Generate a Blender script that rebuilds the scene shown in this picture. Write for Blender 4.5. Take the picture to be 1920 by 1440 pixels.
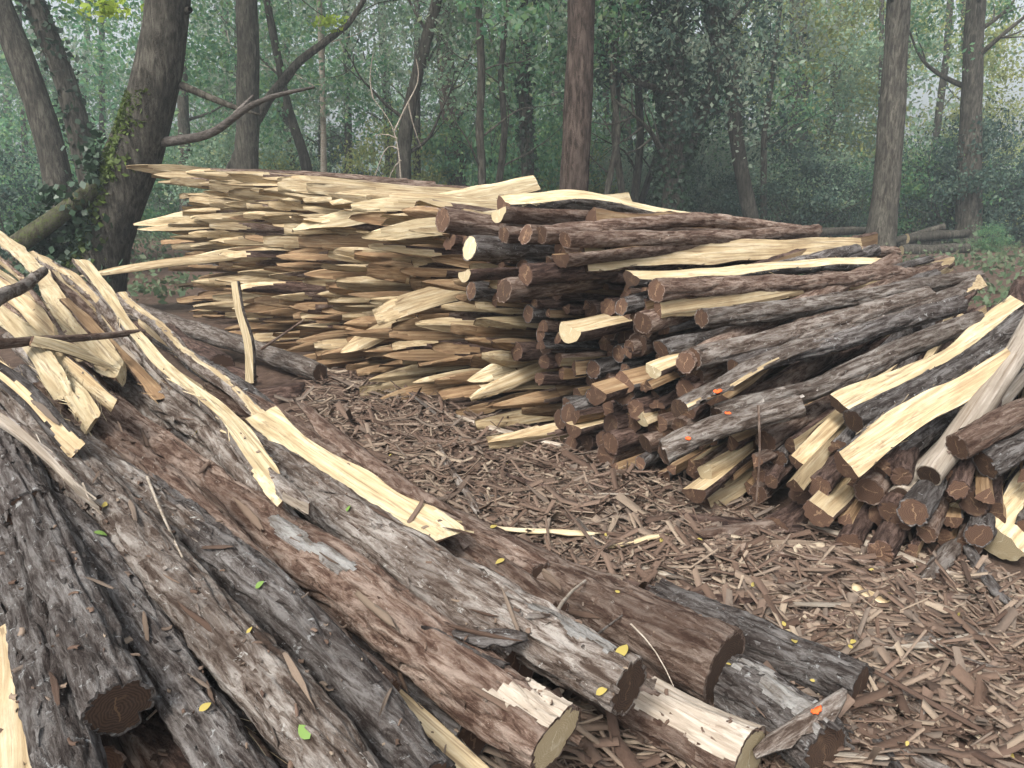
import bpy, math, random
import numpy as np
from mathutils import Vector, Matrix

for o in list(bpy.data.objects): bpy.data.objects.remove(o)
SC = bpy.context.scene
COL = SC.collection
R = math.radians
rng = np.random.default_rng(7)
random.seed(7)

# ------------------------------------------------------------------ camera
CAM = np.array([0.0, 0.0, 1.6]); PITCH = R(14.5); F = 1450.0
cam = bpy.data.cameras.new('camera'); camo = bpy.data.objects.new('camera', cam); COL.objects.link(camo)
camo.location = CAM; camo.rotation_euler = (R(90) - PITCH, 0, 0)
cam.sensor_width = 36; cam.lens = F / 1920 * 36; cam.clip_start = 0.05; cam.clip_end = 600
SC.camera = camo
# ------------------------------------------------------------------ sky, sun, exposure
SUN_EL, SUN_AZ = R(50), R(208)      # azimuth measured clockwise from +Y
w = bpy.data.worlds.new('World'); SC.world = w; w.use_nodes = True
nt = w.node_tree; bg = nt.nodes['Background']
sky = nt.nodes.new('ShaderNodeTexSky'); sky.sky_type = 'NISHITA'; sky.sun_disc = False
sky.sun_elevation = SUN_EL; sky.sun_rotation = SUN_AZ; sky.dust_density = 6.0; sky.air_density = 1.0; sky.ozone_density = 1.0
hs = nt.nodes.new('ShaderNodeHueSaturation'); hs.inputs['Saturation'].default_value = 0.32
nt.links.new(sky.outputs[0], hs.inputs['Color']); nt.links.new(hs.outputs[0], bg.inputs['Color'])
bg.inputs['Strength'].default_value = 0.13
sl = bpy.data.lights.new('sun', 'SUN'); sl.energy = 1.5; sl.angle = R(14); sl.color = (1, .95, .87)
so = bpy.data.objects.new('sun', sl); COL.objects.link(so)
sd = Vector((math.sin(SUN_AZ) * math.cos(SUN_EL), math.cos(SUN_AZ) * math.cos(SUN_EL), math.sin(SUN_EL)))
so.rotation_euler = sd.to_track_quat('Z', 'Y').to_euler(); so.location = (0, 0, 30)
vs = SC.view_settings; vs.view_transform = 'Standard'; vs.look = 'None'; vs.gamma = 1; vs.exposure = 1.18
SC.render.engine = 'CYCLES'
SC.cycles.max_bounces = 5; SC.cycles.diffuse_bounces = 3; SC.cycles.glossy_bounces = 1; SC.cycles.transmission_bounces = 3; SC.cycles.transparent_max_bounces = 4; SC.cycles.volume_bounces = 0

# ------------------------------------------------------------------ measuring helpers (pixels of the 1920 px photograph -> metres)
FW = np.array([0, math.cos(PITCH), -math.sin(PITCH)]); UP = np.array([0, math.sin(PITCH), math.cos(PITCH)]); RT = np.array([1.0, 0, 0])
def ray(px, py): return FW + RT * ((px - 960) / F) - UP * ((py - 720) / F)
def PZ(px, py, z): d = ray(px, py); return CAM + d * ((z - CAM[2]) / d[2])
def PY(px, py, Y): d = ray(px, py); return CAM + d * (Y / d[1])
def depth(p): return float((p - CAM) @ FW)
def proj(p): v = p - CAM; d = v @ FW; return 960 + F * (v @ RT) / d, 720 - F * (v @ UP) / d
def trace(pts):
    """first / last: (px,py,z) or 3-vectors; middle: (px,py), depth interpolated between the ends"""
    a = pts[0] if isinstance(pts[0], np.ndarray) else PZ(*pts[0]); b = pts[-1] if isinstance(pts[-1], np.ndarray) else PZ(*pts[-1])
    ia, ib = np.array(proj(a)), np.array(proj(b)); da, db = depth(a), depth(b); out = [a]
    for p in pts[1:-1]:
        q = np.array(p[:2], float); t = ((q - ia) @ (ib - ia)) / ((ib - ia) @ (ib - ia))
        d = 1 / ((1 - t) / da + t / db); out.append(CAM + ray(*q) * d)
    return out + [b]

# ------------------------------------------------------------------ noise
_T = rng.random((64, 4096))
def vnoise(u, v, pv, seed):
    u = np.asarray(u, float); v = np.asarray(v, float)
    iu = np.floor(u).astype(int); iv = np.floor(v).astype(int); fu = u - iu; fv = v - iv
    fu = fu * fu * (3 - 2 * fu); fv = fv * fv * (3 - 2 * fv)
    def h(a, b): return _T[seed % 64, (a * 131 + (b % pv) * 717 + seed * 37) % 4096]
    return (h(iu, iv) * (1 - fu) + h(iu + 1, iv) * fu) * (1 - fv) + (h(iu, iv + 1) * (1 - fu) + h(iu + 1, iv + 1) * fu) * fv
def bark_relief(x, th, seed, P=15, fx=3.6):
    v = th / (2 * np.pi)
    wv = vnoise(x * 5, v * 6, 6, seed + 3) * 1.5
    n = np.abs(2 * vnoise(x * fx, v * P + wv, P, seed) - 1)
    n2 = np.abs(2 * vnoise(x * fx * 2.3 + 9, v * P * 2 + wv, P * 2, seed + 1) - 1)
    f = np.clip(n / .42, 0, 1) ** .8; f2 = np.clip(n2 / .45, 0, 1)
    return .8 * f + .3 * f2 + .25 * vnoise(x * 45, v * P * 5, P * 5, seed + 2) - .45

# ------------------------------------------------------------------ mesh / object helpers
def mk_mesh(name, V, Fc, smooth=True):
    me = bpy.data.meshes.new(name); V = np.asarray(V, np.float32)
    if isinstance(Fc, np.ndarray):
        k = Fc.shape[1]; n = Fc.shape[0]
        me.vertices.add(len(V)); me.vertices.foreach_set('co', V.ravel())
        me.loops.add(n * k); me.loops.foreach_set('vertex_index', Fc.astype(np.int32).ravel())
        me.polygons.add(n); me.polygons.foreach_set('loop_start', np.arange(0, n * k, k, dtype=np.int32))
        me.update(calc_edges=True)
    else:
        me.from_pydata(V.tolist(), [], Fc)
    if smooth: me.polygons.foreach_set('use_smooth', np.ones(len(me.polygons), bool))
    me.validate(); return me
def obj(name, data, mat=None, parent=None):
    o = bpy.data.objects.new(name, data); COL.objects.link(o)
    if mat is not None and data is not None and len(data.materials) == 0: data.materials.append(mat)
    if parent is not None: o.parent = parent
    return o
def tag(o, label=None, cat=None, group=None, kind=None):
    for k, v in (('label', label), ('category', cat), ('group', group), ('kind', kind)):
        if v: o[k] = v
    return o
def frame(o, p, xdir, roll=0.0, s=1.0):
    x = Vector(xdir).normalized(); z = Vector((0, 0, 1)); y = z.cross(x)
    if y.length < 1e-3: y = Vector((0, 1, 0)).cross(x)
    y.normalize(); z = x.cross(y)
    m = Matrix((x, y, z)).transposed().to_4x4() @ Matrix.Rotation(roll, 4, 'X') @ Matrix.Scale(s, 4)
    m.translation = Vector(p); o.matrix_world = m; return m

# ------------------------------------------------------------------ materials
def N(nt, t, **kw):
    n = nt.nodes.new(t)
    for k, v in kw.items():
        if k in n.inputs: n.inputs[k].default_value = v
        else: setattr(n, k, v)
    return n
def new_mat(name, rough=.9, spec=.25):
    m = bpy.data.materials.new(name); m.use_nodes = True; t = m.node_tree
    b = t.nodes['Principled BSDF']; b.inputs['Roughness'].default_value = rough; b.inputs['Specular IOR Level'].default_value = spec
    return m, t, b
def ramp(t, stops, fac):
    r = t.nodes.new('ShaderNodeValToRGB'); e = r.color_ramp.elements
    e[0].position, e[0].color = stops[0][0], (*stops[0][1], 1); e[1].position, e[1].color = stops[-1][0], (*stops[-1][1], 1)
    for p, c in stops[1:-1]: x = e.new(p); x.color = (*c, 1)
    t.links.new(fac, r.inputs[0]); return r
def mixc(t, fac, a, b, mode='MIX'):
    m = t.nodes.new('ShaderNodeMix'); m.data_type = 'RGBA'; m.blend_type = mode
    for s, v in ((m.inputs[0], fac), (m.inputs[6], a), (m.inputs[7], b)):
        if hasattr(v, 'links'): t.links.new(v, s)
        elif isinstance(v, (int, float)): s.default_value = v
        else: s.default_value = (*v, 1)
    return m.outputs[2]
def mapping(t, scale, coord='Object', rnd=True):
    tc = t.nodes.new('ShaderNodeTexCoord'); mp = t.nodes.new('ShaderNodeMapping'); mp.inputs['Scale'].default_value = scale
    t.links.new(tc.outputs[coord], mp.inputs['Vector'])
    if rnd:
        oi = t.nodes.new('ShaderNodeObjectInfo'); ml = t.nodes.new('ShaderNodeMath'); ml.operation = 'MULTIPLY'; ml.inputs[1].default_value = 37.0
        t.links.new(oi.outputs['Random'], ml.inputs[0]); t.links.new(ml.outputs[0], mp.inputs['Location'])
    return mp.outputs[0]
def noise(t, vec, scale, detail=6, rough=.6, dist=0.0):
    n = t.nodes.new('ShaderNodeTexNoise'); n.inputs['Scale'].default_value = scale; n.inputs['Detail'].default_value = detail
    n.inputs['Roughness'].default_value = rough; n.inputs['Distortion'].default_value = dist
    t.links.new(vec, n.inputs['Vector']); return n.outputs['Fac']
def bump(t, b, h, strength, dist):
    n = t.nodes.new('ShaderNodeBump'); n.inputs['Strength'].default_value = strength; n.inputs['Distance'].default_value = dist
    t.links.new(h, n.inputs['Height']); t.links.new(n.outputs[0], b.inputs['Normal'])
def bark_mat(name, c1, c2, c3, lichen, lich_amt, spd=1.0, bs=.9, up=False):
    """c1 furrow / inner bark, c2 plates, c3 weathered plates, lichen patches"""
    m, t, b = new_mat(name, .92, .2)
    v = mapping(t, (20, 20, 4) if up else (4, 20, 20)); v1 = mapping(t, (1, 1, 1)); v2 = mapping(t, (3, 3, 1.2) if up else (1.2, 3, 3))
    n = noise(t, v, 1.9 * spd, 9, .72, .5)
    col = ramp(t, [(.4, c1), (.48, c2), (.6, c3)], n).outputs[0]
    big = ramp(t, [(.38, (0, 0, 0)), (.62, (1, 1, 1))], noise(t, v2, 2.2, 4, .6)).outputs[0]
    col = mixc(t, big, col, mixc(t, .55, col, c1))
    fl = ramp(t, [(.6 - lich_amt, (0, 0, 0)), (.67 - lich_amt, (1, 1, 1))], noise(t, v1, 34, 7, .75, .6)).outputs[0]
    col = mixc(t, fl, col, lichen)
    oi = t.nodes.new('ShaderNodeObjectInfo')
    h = N(t, 'ShaderNodeHueSaturation'); mr = N(t, 'ShaderNodeMapRange'); mr.inputs['To Min'].default_value = .72; mr.inputs['To Max'].default_value = 1.3
    t.links.new(oi.outputs['Random'], mr.inputs[0]); t.links.new(mr.outputs[0], h.inputs['Value']); t.links.new(col, h.inputs['Color'])
    t.links.new(h.outputs[0], b.inputs['Base Color'])
    hh = N(t, 'ShaderNodeMath', operation='ADD'); t.links.new(n, hh.inputs[0]); t.links.new(noise(t, v1, 60, 5, .7), hh.inputs[1])
    bump(t, b, hh.outputs[0], bs, .03); return m
def wood_mat(name, ca, cb, cc, knots=True, scale=1.0):
    m, t, b = new_mat(name, .72, .25)
    v = mapping(t, (1.2, 34, 34)); v1 = mapping(t, (1, 1, 1))
    n = noise(t, v, 1.5 * scale, 6, .6, .3)
    col = ramp(t, [(.3, ca), (.5, cb), (.72, cc)], n).outputs[0]
    pat = ramp(t, [(.42, (0, 0, 0)), (.72, (1, 1, 1))], noise(t, mapping(t, (1, 3, 3)), 4, 6, .68, .4)).outputs[0]
    col = mixc(t, pat, col, mixc(t, .75, col, ca))
    fb = ramp(t, [(.56, (0, 0, 0)), (.64, (1, 1, 1))], noise(t, mapping(t, (1.6, 70, 70)), 1.3, 4, .6)).outputs[0]
    col = mixc(t, fb, col, mixc(t, .5, col, (.13, .08, .045)))
    st = ramp(t, [(.6, (0, 0, 0)), (.68, (1, 1, 1))], noise(t, mapping(t, (2.5, 12, 12)), 1.6, 6, .7, .6)).outputs[0]
    col = mixc(t, st, col, mixc(t, .6, col, (.17, .105, .065)))
    if knots:
        sp = ramp(t, [(.0, (1, 1, 1)), (.05, (0, 0, 0))], N_vor(t, mapping(t, (4, 12, 12)), 1.0)).outputs[0]
        col = mixc(t, sp, col, (.3, .2, .11))
    oi = t.nodes.new('ShaderNodeObjectInfo'); h = N(t, 'ShaderNodeHueSaturation'); mr = N(t, 'ShaderNodeMapRange')
    mr.inputs['To Min'].default_value = .72; mr.inputs['To Max'].default_value = 1.12
    t.links.new(oi.outputs['Random'], mr.inputs[0]); t.links.new(mr.outputs[0], h.inputs['Value']); t.links.new(col, h.inputs['Color'])
    t.links.new(h.outputs[0], b.inputs['Base Color']); bump(t, b, n, .8, .012); return m
def N_vor(t, vec, scale):
    n = t.nodes.new('ShaderNodeTexVoronoi'); n.inputs['Scale'].default_value = scale; t.links.new(vec, n.inputs['Vector']); return n.outputs['Distance']
def end_mat(name, core, ring, pale):
    m, t, b = new_mat(name, .85, .2)
    tc = t.nodes.new('ShaderNodeTexCoord'); mp = N(t, 'ShaderNodeMapping'); mp.inputs['Scale'].default_value = (0, 1, 1); t.links.new(tc.outputs['Object'], mp.inputs[0])
    wv = N(t, 'ShaderNodeTexWave', wave_type='RINGS', rings_direction='X'); wv.inputs['Scale'].default_value = 46; wv.inputs['Distortion'].default_value = 9; wv.inputs['Detail'].default_value = 3
    t.links.new(mp.outputs[0], wv.inputs[0])
    col = ramp(t, [(.1, core), (.9, ring)], wv.outputs['Fac']).outputs[0]
    v = mapping(t, (1, 1, 1)); n = noise(t, v, 22, 5, .65)
    col = mixc(t, ramp(t, [(.55, (0, 0, 0)), (.75, (1, 1, 1))], n).outputs[0], col, pale)
    sx = N(t, 'ShaderNodeSeparateXYZ'); t.links.new(tc.outputs['Object'], sx.inputs[0]); nn = noise(t, v, 14, 3, .6)
    a_ = N(t, 'ShaderNodeMath', operation='MULTIPLY_ADD'); a_.inputs[1].default_value = .09; t.links.new(nn, a_.inputs[0]); t.links.new(sx.outputs['Y'], a_.inputs[2])
    b_ = N(t, 'ShaderNodeMath', operation='SUBTRACT'); b_.inputs[1].default_value = .045; t.links.new(a_.outputs[0], b_.inputs[0]); c_ = N(t, 'ShaderNodeMath', operation='ABSOLUTE'); t.links.new(b_.outputs[0], c_.inputs[0])
    l_ = N(t, 'ShaderNodeMath', operation='LESS_THAN'); l_.inputs[1].default_value = .0022; t.links.new(c_.outputs[0], l_.inputs[0])
    z_ = N(t, 'ShaderNodeMath', operation='ABSOLUTE'); t.links.new(sx.outputs['Z'], z_.inputs[0]); z2 = N(t, 'ShaderNodeMath', operation='LESS_THAN'); z2.inputs[1].default_value = .033; t.links.new(z_.outputs[0], z2.inputs[0])
    lz = N(t, 'ShaderNodeMath', operation='MULTIPLY'); t.links.new(l_.outputs[0], lz.inputs[0]); t.links.new(z2.outputs[0], lz.inputs[1])
    col = mixc(t, lz.outputs[0], col, pale)
    oi = t.nodes.new('ShaderNodeObjectInfo'); h = N(t, 'ShaderNodeHueSaturation'); mr = N(t, 'ShaderNodeMapRange')
    mr.inputs['To Min'].default_value = .65; mr.inputs['To Max'].default_value = 1.35
    t.links.new(oi.outputs['Random'], mr.inputs[0]); t.links.new(mr.outputs[0], h.inputs['Value']); t.links.new(col, h.inputs['Color'])
    t.links.new(h.outputs[0], b.inputs['Base Color']); bump(t, b, n, .5, .006); return m
def leaf_mat(name, cols, trans=.35, rough=.6):
    m, t, b = new_mat(name, rough, .3)
    g = t.nodes.new('ShaderNodeNewGeometry'); st = [(i / max(1, len(cols) - 1), c) for i, c in enumerate(cols)]
    r = ramp(t, st, g.outputs['Random Per Island'])
    t.links.new(r.outputs[0], b.inputs['Base Color'])
    tr = t.nodes.new('ShaderNodeBsdfTranslucent'); t.links.new(r.outputs[0], tr.inputs[0])
    mx = t.nodes.new('ShaderNodeMixShader'); mx.inputs[0].default_value = trans
    out = t.nodes['Material Output']; t.links.new(b.outputs[0], mx.inputs[1]); t.links.new(tr.outputs[0], mx.inputs[2]); t.links.new(mx.outputs[0], out.inputs[0])
    return m
M = {}
M['grey'] = bark_mat('bark_grey', (.06, .04, .03), (.19, .153, .128), (.42, .385, .35), (.5, .49, .46), -.005)
M['brown'] = bark_mat('bark_brown', (.062, .034, .024), (.175, .117, .088), (.36, .285, .235), (.43, .39, .34), -.03)
M['dark'] = bark_mat('bark_dark', (.03, .022, .019), (.105, .09, .082), (.26, .245, .235), (.38, .385, .38), .006)
M['red'] = bark_mat('bark_stripped', (.035, .02, .016), (.1, .06, .046), (.24, .165, .135), (.33, .27, .23), -.03)
M['trunk'] = bark_mat('bark_trunk', (.027, .023, .018), (.068, .06, .048), (.145, .135, .11), (.13, .145, .09), -.01, .6, up=True)
M['trunk_red'] = bark_mat('bark_trunk_reddish', (.036, .024, .019), (.095, .068, .054), (.18, .138, .115), (.2, .17, .15), -.02, .6, up=True)
M['mossy'] = bark_mat('bark_mossy', (.05, .04, .03), (.1, .09, .065), (.15, .145, .1), (.1, .13, .035), .1, .6, up=True)
M['dead'] = bark_mat('bark_deadwood', (.06, .05, .042), (.13, .112, .1), (.22, .2, .18), (.26, .25, .23), -.03)
M['pale'] = wood_mat('wood_pale', (.28, .195, .105), (.49, .385, .232), (.67, .585, .42))
M['tan'] = wood_mat('wood_tan', (.17, .098, .052), (.32, .21, .115), (.5, .38, .235))
M['white'] = wood_mat('wood_white', (.34, .25, .135), (.56, .46, .29), (.71, .63, .46))
M['weathered'] = wood_mat('wood_weathered', (.24, .195, .15), (.38, .33, .27), (.54, .49, .43))
M['end_brown'] = end_mat('end_grain_brown', (.07, .04, .028), (.1, .058, .038), (.2, .13, .08))
M['end_pale'] = end_mat('end_grain_pale', (.4, .32, .19), (.47, .39, .25), (.6, .53, .38))
M['end_dark'] = end_mat('end_grain_dark', (.035, .022, .016), (.07, .042, .028), (.12, .075, .045))
def flat(name, c, rough=.8):
    m, t, b = new_mat(name, rough); v = mapping(t, (1, 1, 1)); n = noise(t, v, 30, 4)
    t.links.new(mixc(t, n, c, tuple(x * .7 for x in c)), b.inputs['Base Color']); return m
M['lichen'] = bark_mat('lichen_whitish', (.16, .14, .12), (.34, .325, .31), (.5, .5, .48), (.2, .18, .16), -.02)
M['orange'] = flat('orange_paint', (.9, .14, .03), .6)
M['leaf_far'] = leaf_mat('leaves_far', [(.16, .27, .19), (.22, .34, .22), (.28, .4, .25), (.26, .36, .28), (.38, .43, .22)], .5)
M['leaf_green'] = leaf_mat('leaves_green', [(.07, .18, .1), (.11, .25, .14), (.15, .3, .14), (.23, .33, .13)], .5)
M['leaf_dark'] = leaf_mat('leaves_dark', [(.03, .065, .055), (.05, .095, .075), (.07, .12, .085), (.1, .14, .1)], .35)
M['leaf_yellow'] = leaf_mat('leaves_yellowing', [(.2, .27, .1), (.28, .33, .12), (.4, .41, .14), (.23, .28, .16)], .5)
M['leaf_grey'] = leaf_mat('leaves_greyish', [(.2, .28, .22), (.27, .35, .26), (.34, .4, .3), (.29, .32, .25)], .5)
M['ivy'] = leaf_mat('leaves_ivy', [(.015, .035, .018), (.03, .06, .03), (.045, .08, .05), (.07, .1, .07)], .15, .4)
M['fallen'] = leaf_mat('leaves_fallen', [(.36, .28, .06), (.42, .33, .09), (.3, .28, .08)], .2)
M['fallen_green'] = leaf_mat('leaf_fresh_green', [(.13, .24, .05), (.18, .28, .07)], .2)
M['herb'] = leaf_mat('leaves_herb', [(.06, .1, .05), (.1, .15, .08), (.13, .18, .1), (.12, .12, .07)])
# forest floor
m, t, b = new_mat('forest_floor', .95, .15); v = mapping(t, (1, 1, 1), 'Object', False)
col = ramp(t, [(.3, (.055, .034, .026)), (.5, (.11, .07, .052)), (.7, (.18, .125, .1))], noise(t, v, 9, 9, .7, .5)).outputs[0]
far = ramp(t, [(.42, (0, 0, 0)), (.6, (1, 1, 1))], noise(t, v, .35, 5, .6)).outputs[0]
col = mixc(t, far, col, mixc(t, .5, col, (.075, .06, .045)))
t.links.new(col, b.inputs['Base Color']); bump(t, b, noise(t, v, 40, 8, .7), .9, .03); M['floor'] = m
# litter (random tone for each loose strip)
def litter_mat(name, cols):
    m, t, b = new_mat(name, .9, .2); g = t.nodes.new('ShaderNodeNewGeometry'); oi = t.nodes.new('ShaderNodeObjectInfo')
    ad = N(t, 'ShaderNodeMath', operation='ADD'); fr = N(t, 'ShaderNodeMath', operation='FRACT')
    t.links.new(g.outputs['Random Per Island'], ad.inputs[0]); t.links.new(oi.outputs['Random'], ad.inputs[1]); t.links.new(ad.outputs[0], fr.inputs[0])
    r = ramp(t, [(i / (len(cols) - 1), c) for i, c in enumerate(cols)], fr.outputs[0])
    v = mapping(t, (1, 1, 1)); n = noise(t, v, 70, 5, .7)
    t.links.new(mixc(t, n, mixc(t, .35, r.outputs[0], (.02, .014, .012)), r.outputs[0]), b.inputs['Base Color']); bump(t, b, n, .7, .006); return m
M['litter'] = litter_mat('bark_litter', [(.08, .05, .036), (.15, .1, .073), (.205, .145, .11), (.1, .064, .046), (.17, .136, .11), (.27, .205, .155), (.085, .053, .039), (.185, .126, .094), (.35, .28, .21), (.12, .078, .058)])
M['chips'] = litter_mat('wood_chips', [(.11, .07, .055), (.16, .112, .088), (.24, .18, .14), (.36, .28, .21), (.14, .094, .073), (.5, .42, .31)])

# ------------------------------------------------------------------ log generator
def section(kind, c, n):
    """unit cross-section in the YZ plane; returns runs of (part, points) walking once round"""
    if kind == 'round':
        a = np.linspace(0, 2 * np.pi, n + 1); return [('bark', np.c_[np.cos(a), np.sin(a)])]
    if kind == 'seg':                                  # keeps z <= c : flat split face up
        a1 = math.asin(c); a = np.linspace(np.pi - a1, 2 * np.pi + a1, max(6, int(n * (np.pi + 2 * a1) / (2 * np.pi))))
        arc = np.c_[np.cos(a), np.sin(a)]; return [('bark', arc), ('split_face', np.linspace(arc[-1], arc[0], 6))]
    if kind == 'quarter':                              # wedge with its ridge up
        a = np.linspace(R(218), R(322), max(5, n // 3)); arc = np.c_[np.cos(a), np.sin(a)]; ap = np.array([c, .42])
        return [('bark', arc), ('split_face', np.linspace(arc[-1], ap, 4)), ('split_face', np.linspace(ap, arc[0], 4))]
def log_parts(path, r0, r1, sec='round', c=0.0, nring=28, step=.05, amp=.006, seed=1, point=0.0, farpoint=0.0, jag=0.0, tilt=0.0, fxs=1.0, wob=1.0):
    """path: local polyline starting at the origin, running along +X. Returns {part: [(V,F)]}"""
    path = np.asarray(path, float); rs = np.random.default_rng(seed * 13 + 5)
    L = path[-1, 0]; xs = list(np.arange(0, L, step)) + [L]
    if point: xs = sorted(set(list(np.linspace(0, point * 1.1, 16)) + [x for x in xs if x > point * 1.1 + step * .5]))
    if farpoint: xs = sorted(set([x for x in xs if x < L - farpoint * 1.1 - step * .5] + list(np.linspace(L - farpoint * 1.1, L, 14))))
    xs = np.array(xs); n = len(xs)
    # smooth centre line
    kx = path[:, 0]
    def smooth(k):
        if len(path) == 2: return np.interp(xs, kx, path[:, k])
        m = np.gradient(path[:, k], kx); out = np.zeros(n)
        for i in range(len(kx) - 1):
            s = (xs >= kx[i]) & (xs <= kx[i + 1]); h = kx[i + 1] - kx[i]; u = (xs[s] - kx[i]) / h
            out[s] = (2*u**3-3*u**2+1)*path[i, k] + (u**3-2*u**2+u)*h*m[i] + (-2*u**3+3*u**2)*path[i+1, k] + (u**3-u**2)*h*m[i+1]
        return out
    cy, cz = smooth(1), smooth(2)
    env = np.sin(np.pi * np.clip(xs / L, 0, 1)) ** .5 * wob * r0
    cy = cy + env * .55 * (vnoise(xs * 1.3 + seed, xs * 0 + .5, 7, seed + 21) - .5) + env * .3 * (vnoise(xs * 3.7 + seed, xs * 0 + .5, 7, seed + 22) - .5)
    cz = cz + env * .55 * (vnoise(xs * 1.3 + seed, xs * 0 + .5, 7, seed + 23) - .5) + env * .25 * (vnoise(xs * 3.7 + seed, xs * 0 + .5, 7, seed + 24) - .5)
    rad = r0 + (r1 - r0) * xs / L
    rad = rad * (1 + wob * .22 * (vnoise(xs * 2.2 + seed, xs * 0 + .5, 7, seed + 9) - .5) + wob * .1 * (vnoise(xs * 6 + seed, xs * 0 + .5, 7, seed + 10) - .5))
    planes = []
    if point:
        k = 3 + (rs.random() < .35); a0 = rs.random() * 6.28
        for i in range(k): planes.append((a0 + i * 2 * np.pi / k + rs.normal() * .25, point * (.72 + .28 * rs.random()), 0))
    if farpoint:
        a0 = rs.random() * 6.28
        for i in range(2): planes.append((a0 + i * np.pi + rs.normal() * .3, farpoint * (.75 + .25 * rs.random()), 1))
    parts = {}; rings0 = []; rings1 = []; zc = {'round': 0, 'seg': (c - 1) / 2 * .92, 'quarter': -.35}[sec]
    for part, pts in section(sec, c, nring):
        k = len(pts); th = np.arctan2(pts[:, 1], pts[:, 0]); X, TH = np.meshgrid(xs, th, indexing='ij')
        Y = pts[:, 0][None] * rad[:, None]; Z = pts[:, 1][None] * rad[:, None]
        if part == 'bark':
            d = amp * bark_relief(X * fxs, TH % (2 * np.pi), seed) + .05 * rad[:, None] * (vnoise(X * 3, (TH % (2 * np.pi)) / (2 * np.pi) * 4, 4, seed + 5) - .5) * 2
            edge = np.ones(k)
            if sec != 'round': edge[0] = edge[-1] = .0
            d = d * edge[None]; Y = Y + d * pts[:, 0][None]; Z = Z + d * pts[:, 1][None]
        else:
            e = np.zeros(k); e[1:-1] = 1
            q = (vnoise(X * 4 + 3, np.arange(k)[None] * .7 + X * 0, 50, seed + 6) - .5) * .16 * rad[:, None] + (vnoise(X * 1.5, np.arange(k)[None] * 2.3 + X * 0, 50, seed + 7) - .5) * .12 * rad[:, None]
            Z = Z + q * e[None]
        clip = np.ones_like(Y); cap = np.zeros_like(Y, bool)
        for (pa, pl, end) in planes:
            dx = X if end == 0 else L - X
            hh = rad[:, None] * (.015 + 1.1 * (1 - .45 * (sec == 'seg' and abs(math.sin(pa)) > .6)) * np.clip(dx / pl, 0, 1) ** .72); ny, nz = math.cos(pa), math.sin(pa)
            pr = Y * ny + (Z - zc * rad[:, None]) * nz; s = np.where(pr > hh, (pr - hh), 0.0)
            Y = Y - s * ny; Z = Z - s * nz; cap |= s > 1e-5
        XX = X.copy()
        if jag:
            j = jag * (vnoise(TH * 3.1 + 40, TH * 0 + .5, 9, seed + 8) + .6 * vnoise(TH * 9 + 40, TH * 0 + .5, 9, seed + 11)) * np.exp(-X / .035); XX = XX - j * .6
        if tilt: XX = XX + tilt * Z * np.exp(-X / .1)
        YY = Y + cy[:, None]; ZZ = Z + cz[:, None]
        V = np.stack([XX, YY, ZZ], -1).reshape(-1, 3)
        ii = np.arange(n - 1)[:, None] * k; jj = np.arange(k - 1)[None]
        Fq = np.stack([ii + jj, ii + jj + 1, ii + k + jj + 1, ii + k + jj], -1).reshape(-1, 4)[:, ::-1]
        cf = cap.reshape(-1)[Fq].sum(1) >= 3
        parts.setdefault(part, []).append((V, Fq[~cf]))
        if cf.any(): parts.setdefault('hewn_point', []).append((V, Fq[cf]))
        rings0.append(V[:k - 1]); rings1.append(V[-k:-1])
    for i, rg in enumerate((rings0, rings1)):
        ring = np.concatenate(rg); k = len(ring); ctr = ring.mean(0)
        inn = ctr + (ring - ctr) * (.86 + .06 * rs.random(k))[:, None]
        mid = ctr + (ring - ctr) * .5
        V = np.concatenate([ring, inn, mid, ctr[None]]); a = np.arange(k); b2 = (a + 1) % k
        Fs = [[int(x) for x in q] for q in np.stack([a, b2, k + b2, k + a], -1)] + [[int(x) for x in q] for q in np.stack([k + a, k + b2, 2 * k + b2, 2 * k + a], -1)] + [[int(2 * k + p), int(2 * k + q), 3 * k] for p, q in zip(a, b2)]
        if i: Fs = [f[::-1] for f in Fs]
        parts.setdefault('cut_end', []).append((V, Fs, k if sec == 'round' else 0))
    return parts
def compact(V, Fq):
    u, inv = np.unique(Fq, return_inverse=True); return V[u], inv.reshape(Fq.shape)
def merge_pieces(chunks):
    V = np.concatenate([c_[0] for c_ in chunks]); off = np.cumsum([0] + [len(c_[0]) for c_ in chunks]); Q = np.concatenate([c_[1] + o_ for c_, o_ in zip(chunks, off)])
    _, inv = np.unique(np.round(V, 5), axis=0, return_inverse=True); inv = inv.ravel(); Q = inv[Q]; W = np.zeros((inv.max() + 1, 3)); W[inv] = V
    lab = np.arange(len(W))
    for _ in range(400):
        m = lab[Q].min(1); new = lab.copy(); np.minimum.at(new, Q.ravel(), np.repeat(m, 4))
        if (new == lab).all(): break
        lab = new
    fl = lab[Q[:, 0]]
    for l_ in np.unique(fl):
        if (fl == l_).sum() > 5: yield compact(W, Q[fl == l_])
def to_meshes(name, parts, flat_parts=('hewn_point', 'cut_end')):
    out = []
    for p, chunks in parts.items():
        if p == 'cut_end':
            for V, Fs, kr in chunks:
                if np.ptp(V, axis=0).max() > .012:
                    me = mk_mesh(p, V, Fs, False); out.append((p, me))
                    if kr: me.polygons.foreach_set('material_index', np.r_[np.ones(kr, np.int32), np.zeros(len(Fs) - kr, np.int32)])
            continue
        if p == 'hewn_point':
            for V, Fq in merge_pieces(chunks): out.append((p, mk_mesh(p, V, Fq, False)))
            continue
        Vs, Fs, off = [], [], 0
        for V, Fq in chunks:
            if len(Fq) == 0: continue
            V2, F2 = compact(V, Fq); Vs.append(V2); Fs.append(F2 + off); off += len(V2)
        if Vs: out.append((p, mk_mesh(p, np.concatenate(Vs), np.concatenate(Fs), p not in flat_parts)))
    return out
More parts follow.
